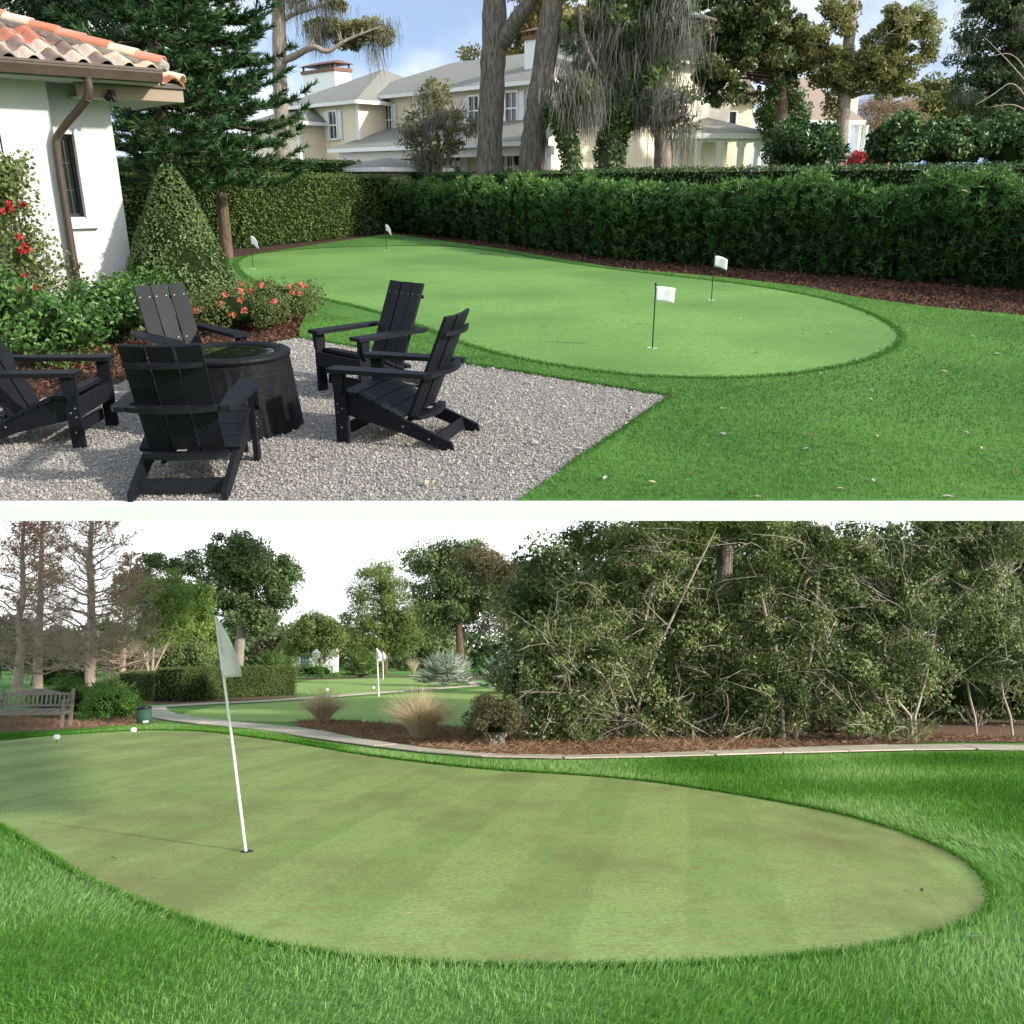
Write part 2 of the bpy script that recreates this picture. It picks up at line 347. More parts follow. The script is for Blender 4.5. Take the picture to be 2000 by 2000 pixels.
# mulch chips beside hedge, house and flower beds
bed1 = mulch_edge[:8] + U2((770, 448), (1000, 474), (1207, 505), (1569, 528), (2000, 566))[:] + [(9.6, 14.2)]
bed1 = mulch_edge[:8] + U2((770, 448), (1000, 474), (1207, 505), (1569, 528), (2000, 566))
bed2 = U2((599, 613), (585, 641), (584, 658), (540, 666), (440, 690), (330, 720), (232, 750), (87, 779), (0, 799), (0, 700), (200, 640), (420, 600), (560, 600))
n = 15000; q = np.concatenate([pick(bed1, 9000, lambda q: np.clip(15 / q[:, 1], 0, 1) ** 1.5), pick(bed2, 6000)]); n = len(q)
mb = MB(); leaves(mb, np.concatenate([q, rng.uniform(0, .03, (n, 1))], 1), .055 + .0015 * q[:, 1], .018 + .0006 * q[:, 1], nbw=1.6)
o = mb.build('mulch_chips', M_chip, tint=True); tag(o, 'brown bark mulch chips in the planting beds', 'mulch', kind='stuff')

# --- adirondack chair; +x is the front, seat faces it
def make_chair():
    root = thing('adirondack_chair', (0, 0, 0), 0, 'x', 'chair', 'black adirondack chairs round the fire pit')
    W = .30                                     # half width to the inside of the legs
    for s in (-1, 1):
        y = s * W
        mb = MB(); mb.box((.40, y + s * .018, .265), (.095, .034, .53)); mb.build('front_leg', M_charcoal, root)
        # sloping side rail that ends as the rear foot
        prof = [(.40, .355), (.30, .372), (.05, .262), (-.24, .150), (-.46, .062), (-.475, .0), (-.395, .0), (-.05, .11), (.40, .215)]
        mb = MB(); mb.extrude([(x, y - s * .002, z) for x, z in prof], (0, -s * .032, 0)); mb.build('side_rail', M_charcoal, root)
        # armrest: wide in front, narrowing to the back
        out, inn = s * .385, s * .235
        a = [(.475, inn), (.475, out), (.44, s * .392), (.0, s * .39), (-.30, s * .375), (-.345, s * .345), (-.345, s * .285), (-.16, s * .262), (.05, s * .245)]
        if s < 0: a = a[::-1]
        mb = MB(); mb.prism(a, .535, .567); ar = mb.build('armrest', M_charcoal, root)
        mb = MB(); mb.extrude([(.355, s * .338, .533), (.445, s * .338, .533), (.43, s * .338, .40), (.40, s * .338, .36), (.365, s * .338, .40)], (0, s * .030, 0)); mb.build('arm_bracket', M_charcoal, ar)
        mb = MB()
        for x, z in ((.42, .30), (.385, .265), (.42, .235), (.40, .12), (-.30, .085), (-.10, .165)):
            mb.tube([(x, y + s * .033, z), (x, y + s * .038, z)], .0055, 6)
        tag(mb.build('screws', M_screw, root), kind='stuff')
    mb = MB(); mb.box((.432, 0, .30), (.030, 2 * W, .13)); mb.build('front_apron', M_charcoal, root)
    mb = MB(); mb.box((.35, 0, .115), (.028, 2 * W - .064, .085)); mb.build('front_stretcher', M_charcoal, root)
    mb = MB(); mb.bar((-.335, -W + .034, .062), (-.335, W - .034, .062), .028, .09, (.25, 0, 1)); mb.build('rear_stretcher', M_charcoal, root)
    xs = np.array([.385, .265, .145, .03, -.085]); zs = np.array([.383, .372, .322, .268, .222])
    for i in range(4):
        a, b = np.array([xs[i] - .006, 0, zs[i]]), np.array([xs[i + 1] + .006, 0, zs[i + 1]])
        mb = MB(); mb.bar(a, b, 2 * W + .035, .026); mb.build('seat_slat', M_charcoal, root)
    b0, b1 = np.array([-.10, 0, .175]), np.array([-.425, 0, .955]); d = unit(b1 - b0); nb = np.array([d[2], 0, -d[0]])
    for k in (-1, 0, 1):
        off = nb * (0.0 if k else -.014) + np.array([0, k * .163, 0])
        e1 = b1 - (0 if k == 0 else .004) * d
        mb = MB()
        ang = -k * .12; sd = np.array([0, math.cos(ang), 0]) + nb * math.sin(-ang); L = np.linalg.norm(e1 - b0)
        up = np.cross(d, sd); mb.box((b0 + e1) / 2 + off, (L, .148, .024), np.stack([d, sd, np.cross(d, sd)], 1)); bp = mb.build('back_slat', M_charcoal, root)
        mb = MB()
        for f in (.40, .87):
            for w in (-.045, .045):
                c = b0 + (e1 - b0) * f + off + sd * w; mb.tube([c + nb * .010, c + nb * .0145], .0045, 6)
        tag(mb.build('screws', M_screw, bp), kind='stuff')
    def brace(f, hw, depth, th, name, bow, ext=0.0):   # bowed board behind the back
        c = b0 + (b1 - b0) * f - nb * .028; t = np.linspace(-1, 1, 9); inner = [c + np.array([-bow * (1 - u * u) * .0, u * hw, 0]) + nb * (-.016 * (1 - u * u)) for u in t]
        outer = [p - np.array([depth + bow * (1 - u * u), 0, 0]) for p, u in zip(inner, t)]
        poly = inner + outer[::-1]; mb = MB(); mb.extrude(poly, (0, 0, th)); return mb.build(name, M_charcoal, root)
    brace(.84, .232, .018, .030, 'upper_brace', .03)
    brace(.475, .345, .022, .030, 'arm_brace', .075)
    lb = brace(.05, W - .035, .060, .028, 'lower_brace', .04)
    mb = MB(); mb.box((-.185, .02, .245), (.028, .06, .003)); mb.build('label_plate', M_screw, lb)
    return root
chair = make_chair()
spots = [  # front edge middle, facing, label
    ((-1.245, 6.85), (-.955, .30), 'black adirondack chair in front on the right, side view, open gravel to its right'),
    ((-1.60, 8.06), (-.68, -.73), 'black adirondack chair backed onto the putting green lawn edge'),
    ((-2.64, 7.86), (.70, -.71), 'black adirondack chair behind the covered fire pit, before the green shrubs'),
    ((-3.13, 6.70), (1.0, .04), 'black adirondack chair cut off by the left edge, facing right'),
    ((-2.12, 6.13), (-.07, 1.0), 'black adirondack chair seen from behind, nearest the camera'),
]
for i, ((x, y), (fx, fy), lab) in enumerate(spots):
    o = chair if i == 0 else copy_tree(chair)
    a = math.atan2(fy, fx); f = np.array([math.cos(a), math.sin(a)])
    o.location = (x - .475 * f[0], y - .475 * f[1], .006); o.rotation_euler = (0, 0, a); o['label'] = lab

# --- fire pit under a black cover with a dark glass top
pit = thing('fire_pit', (-2.2, 6.99, .004), 0, 'round fire pit table under a black pleated fabric cover', 'fire pit')
def fold(t, z):
    dz = np.clip((.565 - z) / .56, 0, 1); a = t + .35 * np.sin(2 * t + 1.3) + .2 * np.sin(5 * t) + .25 * dz * np.sin(3 * t + 2)
    return 1 + .06 * dz ** 1.2 * (np.abs(np.sin(5.5 * a)) ** .7 - .55) + .035 * dz ** .6 * (np.abs(np.sin(13 * a + 1.7 * z)) - .5) + .03 * dz * np.sin(2 * t + .6) + .006 * np.sin(31 * t) * np.clip(dz * 6, 0, 1)
mb = MB(); mb.lathe([(.482, 0), (.480, .04), (.476, .12), (.468, .22), (.462, .32), (.456, .42), (.450, .52), (.446, .575)], 220, jit=fold); mb.build('cover_skirt', M_cover, pit, smooth=True)
mb = MB(); mb.lathe([(.444, .565), (.458, .572), (.460, .60), (.450, .612), (.40, .616), (.36, .612), (.352, .60)], 64); mb.build('cover_rim', M_cover, pit, smooth=True)
M_glass = plain('dark_glass', (.006, .007, .007), .03, .6)
mb = MB(); mb.lathe([(.352, .598), (.30, .6035), (.0001, .6035)], 48); mb.build('glass_top', M_glass, pit, smooth=True)

# --- practice flags
def practice_flag(px, py, label, fa, droop):
    b = UG(px, py); t = thing('practice_flag', (b[0], b[1], .024), 0, label, 'flag', 'small flags on the putting green')
    mb = MB(); mb.tube([(0, 0, -.02), (0, 0, .72)], .0075, 8); mb.build('pole', M_black, t)
    mb = MB(); mb.lathe([(.001, .748), (.012, .742), (.017, .73), (.012, .718), (.006, .714)], 10); mb.build('knob', M_black, t, smooth=True)
    nu, nv = 9, 6; dx, dy = math.cos(fa), math.sin(fa); V = []
    for i in range(nu):
        for j in range(nv):
            u, v = i / (nu - 1), j / (nv - 1)
            z = .705 - .17 * v - droop * u * u - .02 * u * math.sin(3 * v); w = .022 * math.sin(5 * u + 2 * v) * u; x = (.22 - .10 * droop * 3) * u
            V.append((dx * x - dy * w + .008 * dx, dy * x + dx * w + .008 * dy, z))
    Fc = np.array([[i * nv + j, (i + 1) * nv + j, (i + 1) * nv + j + 1, i * nv + j + 1] for i in range(nu - 1) for j in range(nv - 1)])
    mb = MB(); mb.add(V, Fc); f = mb.build('flag', M_flag, t, smooth=True); md = f.modifiers.new('thick', 'SOLIDIFY'); md.thickness = .002
    mb = MB(); mb.lathe([(.056, .0), (.060, .003), (.060, .0005), (.052, -.001), (.001, -.001)], 20); mb.build('cup', M_cup, t)
practice_flag(1274, 684, 'white practice flag on black pole nearest the camera, right of the chairs', .05, .02)
practice_flag(1389, 589, 'white practice flag nearer the right hedge, drooping to one side', -.15, .06)
practice_flag(755, 491, 'white practice flag at the far end, below the hedge corner', -.5, .13)
practice_flag(495, 527, 'white practice flag beside the clipped cone shrub', -.4, .11)
# --- stucco house corner with barrel tile roof
M_stucco = nmat('white_stucco', [(.3, (.50, .51, .53)), (.7, (.56, .565, .58))], 2.2, .85, .35, 55, bdist=.012)
M_bronze = nmat('bronze_metal', [(.3, (.050, .034, .026)), (.7, (.072, .050, .040))], 4, .42, spec=.5)
M_fascia = plain('tan_fascia', (.27, .21, .155), .6)
M_soffit = plain('soffit_grey', (.45, .44, .42), .8)
M_winglass = plain('window_glass', (.012, .016, .022), .06, .6)
M_winframe = plain('dark_window_frame', (.02, .021, .024), .4)
TILE = [nmat('tile_' + n, [(.3, a), (.7, b)], 9, .8, .2, 40, big=(3, c, .6)) for n, a, b, c in (
    ('terracotta', (.42, .15, .085), (.52, .20, .12), (.30, .15, .11)), ('cream', (.56, .45, .34), (.66, .55, .43), (.45, .33, .25)),
    ('smoke', (.13, .105, .095), (.22, .17, .145), (.33, .17, .12)), ('coral', (.50, .18, .12), (.60, .24, .16), (.52, .25, .18)))]
M_mortar = nmat('grey_mortar', [(.3, (.22, .21, .20)), (.7, (.38, .36, .34))], 12, .9, .5, 40)
HA = math.radians(40.8); HB = np.array([-4.74, 13.30, 0.0]); HR = rotz(HA); Hn = np.array([math.sin(HA), -math.cos(HA), 0])
def hloc(px, py, y):                            # sight line to the wall plane at local depth y, in the house's own axes
    return HR.T @ (UW(px, py, HB - Hn * y, Hn) - HB)
house = thing('stucco_house', HB, HA, 'white stucco house corner with barrel tile roof at the left edge', 'house')
Y1, Y2 = .50, .80
xd = hloc(116, 330, Y1)[0]; xc = hloc(238, 380, Y2)[0]
mb = MB(); mb.box(((xd - 4.2) / 2, Y1 + 2, 1.60), (4.2 + xd, 4.0, 3.2)); mb.build('wall', M_stucco, house)
w0, w1 = hloc(117, 319, Y2)[0], hloc(152, 319, Y2)[0]; wz0, wz1 = hloc(158, 424, Y2)[2], hloc(140, 262, Y2)[2]
mb = MB()                                       # wall with a real opening
mb.box(((xd + w0) / 2 - .1, Y2 + .125, 1.60), (w0 - xd + .2, .25, 3.2)); mb.box(((w1 + xc) / 2, Y2 + .125, 1.60), (xc - w1, .25, 3.2))
mb.box(((w0 + w1) / 2, Y2 + .125, wz0 / 2), (w1 - w0, .25, wz0)); mb.box(((w0 + w1) / 2, Y2 + .125, (wz1 + 3.2) / 2), (w1 - w0, .25, 3.2 - wz1))
mb.box((xc - .125, Y2 + 1.7, 1.60), (.25, 2.9, 3.2)); mb.build('recessed_wall', M_stucco, house)
win = MB(); fx = .045
for a, b in ((w0, w0 + fx), (w1 - fx, w1)): win.box(((a + b) / 2, Y2 + .12, (wz0 + wz1) / 2), (b - a, .06, wz1 - wz0))
for a, b in ((wz0, wz0 + fx), (wz1 - fx, wz1)): win.box(((w0 + w1) / 2, Y2 + .12, (a + b) / 2), (w1 - w0 - 2 * fx, .06, b - a))
wo = win.build('window', M_winframe, house)
mb = MB(); mb.box(((w0 + w1) / 2, Y2 + .14, (wz0 + wz1) / 2), (w1 - w0 - 2 * fx, .012, wz1 - wz0 - 2 * fx)); mb.build('pane', M_winglass, wo)
mb = MB()
for f in (.33, .66): mb.box(((w0 + w1) / 2, Y2 + .128, wz0 + (wz1 - wz0) * f), (w1 - w0 - 2 * fx, .02, .022))
mb.box(((w0 + w1) / 2, Y2 + .126, (wz0 + wz1) / 2), (.02, .018, wz1 - wz0 - 2 * fx)); mb.build('glazing_bars', M_winframe, wo)
mb = MB(); mb.box(((w0 + w1) / 2 + .04, Y2 - .02, wz0 - .085), (w1 - w0 + .2, .10, .13)); mb.build('sill', M_stucco, wo)
for a in (w0 - .05, w1 + .05):
    mb = MB(); mb.box((a, Y2 - .012, (wz0 + wz1) / 2 + .02), (.10, .03, wz1 - wz0 + .1)); mb.build('surround', M_stucco, wo)
# gutter, downspout, soffits
gz = 3.25
mb = MB(); prof = [(0, gz), (0, gz - .05), (.015, gz - .10), (.03, gz - .155), (.15, gz - .155), (.15, gz), (.14, gz), (.14, gz - .145), (.035, gz - .145), (.012, gz - .045), (.012, gz)]
mb.extrude([(-3.6, y - .15, z) for y, z in prof], (3.6, 0, 0)); g = mb.build('gutter', M_bronze, house)
mb = MB(); mb.box((-1.8, -.154, gz - .008), (3.6, .012, .03)); mb.build('gutter_lip', M_bronze, g)
mb = MB(); mb.box((-1.9, .27, gz - .17), (3.8, .56, .02)); mb.build('soffit', M_soffit, house)
mb = MB(); mb.box((-1.8, .01, gz - .09), (3.6, .02, .16)); mb.build('fascia', M_bronze, house)
p = [hloc(172, 160, -.07), hloc(176, 178, -.07), hloc(170, 196, -.02), hloc(112, 262, Y1 - .10), hloc(113, 285, Y1 - .08), hloc(158, 600, Y1 - .08)]
p[0][2] = gz - .15; p[-1][2] = .05; p[-1][0] = p[-2][0] = xd - .03
pts = smooth_open(np.array(p), 2); mb = MB(); mb.tube(pts, .05, 10); dn = mb.build('downspout', M_bronze, house, smooth=True)
mb = MB()
for f in np.linspace(0, 1, 8): c = np.array(p[0]) * (1 - f) + np.array(p[2]) * f + np.array([.004, 0, 0]) * math.sin(f * 3); mb.tube([c, c + np.array([-.002, 0, -.012])], .056, 10)
mb.build('elbow_rings', M_bronze, dn)
e0, e1 = hloc(150, 184, .30)[0], hloc(357, 184, .30)[0]; ez0, ez1 = hloc(300, 197, .30)[2], hloc(300, 172, .30)[2]
mb = MB(); mb.box(((e0 + e1) / 2, .30, (ez0 + ez1) / 2), (e1 - e0, .03, ez1 - ez0)); mb.box((e1 - .015, 1.3, (ez0 + ez1) / 2), (.03, 1.97, ez1 - ez0)); mb.build('side_fascia', M_fascia, house)
mb = MB(); mb.box(((e0 + e1) / 2, 1.0, ez0 + .012), (e1 - e0 - .06, 1.36, .02)); mb.build('side_soffit', M_soffit, house)
mb = MB(); mb.box(((e0 + e1) / 2, .27, ez1 + .025), (e1 - e0 + .06, .05, .04)); mb.build('drip_edge', M_bronze, house)
lc = hloc(219, 185, .22); sl = MB(); sl.tube([lc + [0, .0, .06], lc], [.05, .045], 10); sl.tube([lc + [0, 0, 0], lc + [.02, -.03, -.08]], [.045, .03], 10); sl.tube([lc + [-.05, 0, 0], lc + [-.08, -.05, -.05]], [.03, .045], 10); sl.build('security_lamp', M_black, house)
# barrel tiles, each one a piece
pitch = math.radians(21); tw, tl = .285, .40
def tile_mesh(mat, name, hip=False):
    k = 11; u = np.linspace(0, 1, k)
    if hip: x = .105 * np.cos(math.pi * (1 - u)); z = .085 * np.sin(math.pi * u)
    else: x = (u - .5) * tw * 1.03; z = .045 * np.cos(2 * math.pi * (u - .5)) + .01
    V = []
    for yy, lift, scx in ((0, .022, 1.0), (tl * 1.16, 0, .94)):
        for dz in (0, -.016): V += [(a * scx * (1 if dz == 0 else .97), yy, b + lift + dz) for a, b in zip(x, z)]
    n = k; Fc = []
    for i in range(k - 1):
        Fc += [(i, i + 1, 2 * n + i + 1, 2 * n + i), (n + i + 1, n + i, 3 * n + i, 3 * n + i + 1), (i + 1, i, n + i, n + i + 1), (2 * n + i, 2 * n + i + 1, 3 * n + i + 1, 3 * n + i)]
    Fc += [(0, 2 * n, 3 * n, n), (k - 1, n + k - 1, 3 * n + k - 1, 2 * n + k - 1)]
    mb = MB(); mb.add(V, Fc); me = mb.mesh(name, smooth=False); me.materials.append(mat); return me
S_me = [tile_mesh(m, 'roof_tile') for m in TILE]; H_me = [tile_mesh(m, 'hip_tile', True) for m in TILE]
roof = MB(); zt = gz + .015
def rz_(y): return zt + y * math.tan(pitch)
roof.add([(-4.2, -.06, zt - .02), (.10, -.06, zt - .02), (-2.6, 2.64, rz_(2.64)), (-4.2, 2.64, rz_(2.64)), (.10, 2.9, zt - .02)], [(0, 1, 2, 3), (1, 4, 2)])
roof_o = roof.build('roof', M_mortar, house)
rt = random.Random(3)
for i in range(15):
    x = .02 - tw * (i + .5)
    for j in range(8):
        y = -.10 + j * tl * math.cos(pitch)
        if y + .1 > -x + .08: break
        if j > 6: break
        o = obj('roof_tile', S_me[rt.choice([0, 1, 2, 2, 1, 0])], None, roof_o, (x + rt.uniform(-.006, .006), y + rt.uniform(-.01, .01), rz_(y) + .02))
        o.rotation_euler = (pitch, rt.uniform(-.02, .02), rt.uniform(-.015, .015))
hd = unit(np.array([-1, 1, math.tan(pitch)])); hyaw = math.atan2(-hd[0], hd[1]); hel = math.asin(hd[2])
for i, m in enumerate((3, 1, 0, 3, 0, 1, 3, 0)):
    b = np.array([.06, -.06, zt + .05]) + hd * (i * .36)
    o = obj('hip_tile', H_me[m], None, roof_o, tuple(b)); o.rotation_euler = (hel, 0, hyaw)
mb = MB(); mb.tube([np.array([.10, -.10, zt + .02]), np.array([.04, -.04, zt + .045])] + [np.array([.04, -.04, zt + .045]) + hd * t for t in (.5, 1.5, 2.9)], [.05, .095, .10, .10, .10], 10); mb.build('hip_mortar', M_mortar, roof_o)
# small lower roof beyond
lo = MB(); lx = e1 + .02; lz = ez1 + .05
lo.add([(-.6, .24, lz), (lx, .24, lz), (lx - 1.6, 1.85, lz + .6), (-.6, 1.85, lz + .6), (lx, 2.4, lz)], [(0, 1, 2, 3), (1, 4, 2)]); lo_o = lo.build('lower_roof', M_mortar, house)
for i in range(3):
    for j in range(2):
        if i == 0 and j: continue
        o = obj('roof_tile', S_me[(0, 1, 2)[(i + j) % 3]], None, lo_o, (lx - .02 - tw * (i + .5), .20 + .36 * j, lz + .025 + .14 * j)); o.rotation_euler = (pitch, 0, 0)
o = obj('hip_tile', H_me[1], None, lo_o, (lx - .02, .26, lz + .04)); o.rotation_euler = (hel, 0, hyaw)
o = obj('hip_tile', H_me[3], None, lo_o, tuple(np.array([lx - .02, .26, lz + .04]) + hd * .36)); o.rotation_euler = (hel, 0, hyaw)

# --- trellis and climbing rose on the house wall
def hworld(v): return HR @ np.asarray(v, float) + HB
tx = hloc(24, 400, .40)[0]
tr = thing('trellis', hworld((tx - .35, .40, 0)), HA, 'black iron ladder trellis against the white wall', 'trellis')
for x in (-.35, .0, .35): mb = MB(); mb.tube([(x, 0, 0), (x, 0, 2.45)], .011, 6); mb.build('upright', M_black, tr)
for z in np.arange(.35, 2.5, .33): mb = MB(); mb.tube([(-.36, .0, z), (.36, 0, z)], .008, 6); mb.build('rung', M_black, tr)
M_roseleaf = leafmat('rose_leaf', (.05, .085, .02), (.12, .17, .045), (.26, .28, .11)); M_rose = leafmat('rose_petal', (.30, .015, .015), (.45, .03, .03), (.60, .10, .09), .6, .3)
rs = thing('climbing_rose', hworld((tx, .32, 0)), HA, 'climbing plant with red flowers growing up the trellis', 'plant')
mb = MB(); cl = []
for i in range(230):
    z = rng.uniform(.1, 2.15); cl.append((rng.normal(-.15, .28) * (1 if z < 1.5 else .6) + (.12 if z < 1.2 else 0), rng.normal(-.02, .07), z))
cl = np.array(cl); C = np.repeat(cl, 16, 0) + rng.normal(0, .07, (len(cl) * 16, 3)); leaves(mb, C, .065, .045, nb=(0, -1, .4), nbw=.9); mb.build('foliage', M_roseleaf, rs, tint=True)
mb = MB()
for i in range(7): x = rng.uniform(-.4, .3); mb.tube(smooth_open(np.array([(x * .3, 0, 0), (x + rng.normal(0, .1), -.02, .7), (x + rng.normal(0, .15), .02, 1.4), (x, 0, 2.0)]), 2), .007, 5)
mb.build('stems', nmat('rose_stem', [(.3, (.07, .05, .03)), (.7, (.13, .10, .05))], 20, .8), rs)
for (px, py) in ((20, 408), (38, 462), (42, 490), (54, 488), (48, 542), (30, 560), (52, 568), (70, 564), (8, 574), (72, 595), (80, 600), (85, 618), (12, 600), (16, 398), (4, 412), (45, 400), (50, 478)):
    c = hloc(px, py, .06 + rng.uniform(0, .1)); c = c - np.array([tx, .32, 0]); mb = MB(); C = c + in_ball(30) * .045; leaves(mb, C, .042, .036, nb=(0, -1, .3), nbw=.4); mb.build('bloom', M_rose, rs, tint=True)

# --- planting round the house
def bush(name, label, cat, c, rad, n, L, W, mat, nlump=26, core=None, group=None, nbw=.7, flat=0.0, z0=.0, tvar=.25, stems=0, stemmat=None):
    """rounded shrub: leaf lumps over an uneven body"""
    c = np.array(c, float); t = thing(name, (c[0], c[1], 0), 0, label, cat, group); rad = np.array(rad, float)
    d = unit(rng.normal(size=(nlump, 3))); d[:, 2] = np.where(rng.random(nlump) < .7, np.abs(d[:, 2]), d[:, 2]) * (1 - flat) + d[:, 2] * flat * .2
    lump = d * rad * rng.uniform(.62, .98, (nlump, 1)); lump[:, 2] += c[2]; lr = rad.mean() * rng.uniform(.26, .42, nlump)
    k = rng.integers(0, nlump, n); dd = unit(rng.normal(size=(n, 3))); C = lump[k] + dd * (lr[k] * rng.uniform(.72, 1.05, n))[:, None]
    keep = C[:, 2] > z0; C = C[keep]; k = k[keep]; dd = dd[keep]
    mb = MB(); leaves(mb, C, L, W, nb=unit(dd + np.array([0, 0, .6])), nbw=nbw * 1.6, tint=.5 + tvar * rng.normal(size=nlump)[k] * .6); mb.build('foliage', mat, t, tint=True)
    if stems:
        mb = MB()
        for i in range(stems): e = lump[rng.integers(nlump)]; mb.tube(curve((rng.normal(0, .06), rng.normal(0, .06), 0), e, 0, .03), np.linspace(.018, .005, 6) * max(1, rad.mean()), 5)
        mb.build('stems', stemmat, t)
    if core is not None:
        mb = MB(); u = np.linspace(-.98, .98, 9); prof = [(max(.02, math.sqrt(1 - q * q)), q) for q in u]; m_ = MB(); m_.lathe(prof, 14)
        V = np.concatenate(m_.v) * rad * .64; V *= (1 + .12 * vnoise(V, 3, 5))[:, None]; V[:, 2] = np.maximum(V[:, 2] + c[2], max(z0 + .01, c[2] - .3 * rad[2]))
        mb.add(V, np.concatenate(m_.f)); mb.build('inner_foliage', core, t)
    return t
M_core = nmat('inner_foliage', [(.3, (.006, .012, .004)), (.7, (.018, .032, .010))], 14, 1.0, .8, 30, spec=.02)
M_twig = nmat('twig_bark', [(.3, (.07, .05, .035)), (.7, (.16, .12, .09))], 18, .9)
M_pitt = leafmat('glossy_leaf', (.028, .075, .014), (.06, .15, .028), (.17, .30, .07), .35, .3, .5)
M_topi = leafmat('topiary_leaf', (.05, .095, .026), (.10, .165, .048), (.20, .26, .10), .45, .25, .45)
M_ixora = leafmat('ixora_leaf', (.05, .075, .02), (.10, .135, .035), (.18, .20, .07), .5, .3)
M_ixfl = leafmat('ixora_flower', (.55, .10, .06), (.72, .17, .12), (.85, .33, .26), .6, .3)
g1 = UG(120, 712); bush('glossy_shrub', 'loose glossy green shrub between left chair and white wall', 'shrub', (g1[0], g1[1], .34), (.55, .45, .36), 2800, .065, .042, M_pitt, 30, M_core)
g1 = UG(215, 672); bush('glossy_shrub', 'broad leafy shrub at the foot of the downpipe', 'shrub', (g1[0] + .1, g1[1], .34), (.72, .5, .36), 4000, .065, .042, M_pitt, 36, M_core)
g1 = UG(255, 640); bush('glossy_shrub', 'bright leaved shrub at the white wall corner, behind chair', 'shrub', (g1[0] + .1, g1[1] + .2, .34), (.5, .42, .36), 2300, .062, .04, M_pitt, 26, M_core)
g1 = UG(25, 690); bush('glossy_shrub', 'low shrub under the red flowered climber at left edge', 'shrub', (g1[0], g1[1], .4), (.5, .4, .5), 1800, .075, .042, M_pitt, 22, M_core)
cc = UG(362, 614); t = thing('cone_topiary', (cc[0], cc[1], 0), 0, 'tall clipped cone shaped evergreen shrub beside the house corner', 'shrub')
n = 17000; z = 2.12 * (1 - np.sqrt(rng.random(n))) ** 1.0; z = np.clip(z, .04, 2.1); rr = .93 * (1 - (z / 2.16)) ** .80 * np.clip(.82 + z * .9, .8, 1); an = rng.uniform(0, 6.28, n)
ruf = 1 + .07 * vnoise(np.stack([np.cos(an) * 2, np.sin(an) * 2, z * 2], 1), 2.2, 9) + rng.normal(0, .03, n)
C = np.stack([rr * ruf * np.cos(an), rr * ruf * np.sin(an), z], 1); mb = MB()
leaves(mb, C, .06, .034, nb=np.stack([np.cos(an), np.sin(an), np.full(n, .6)], 1), nbw=1.1, tint=.5 + .2 * vnoise(C, 2.5, 4)); mb.build('foliage', M_topi, t, tint=True)
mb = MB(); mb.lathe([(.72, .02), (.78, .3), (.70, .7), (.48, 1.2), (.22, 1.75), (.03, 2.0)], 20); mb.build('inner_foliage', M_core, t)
def flower_hedge(label, px, py, rad, h, n, fl):
    b = UG(px, py); t = bush('flowering_hedge', label, 'hedge', (b[0], b[1], h * .45), (rad[0], rad[1], h * .6), n, .05, .022, M_ixora, 34, M_core, flat=.5)
    for dx, dy, dz in fl:
        mb = MB(); C = np.array([dx, dy, dz]) + in_ball(26) * .042; leaves(mb, C, .04, .024, nbw=.8); mb.build('flower_head', M_ixfl, t, tint=True)
R_ = random.Random(8)
flower_hedge('low clipped hedge with coral flowers, nearer the fire pit', 455, 645, (.78, .5), .50, 5200, [(R_.uniform(-.6, .7), R_.uniform(-.5, -.2), R_.uniform(.25, .52)) for _ in range(12)])
flower_hedge('low clipped hedge with coral flowers, next to the lawn edge', 540, 622, (.62, .85), .52, 5200, [(R_.uniform(-.5, .5), R_.uniform(-.75, .1), R_.uniform(.35, .56)) for _ in range(12)])

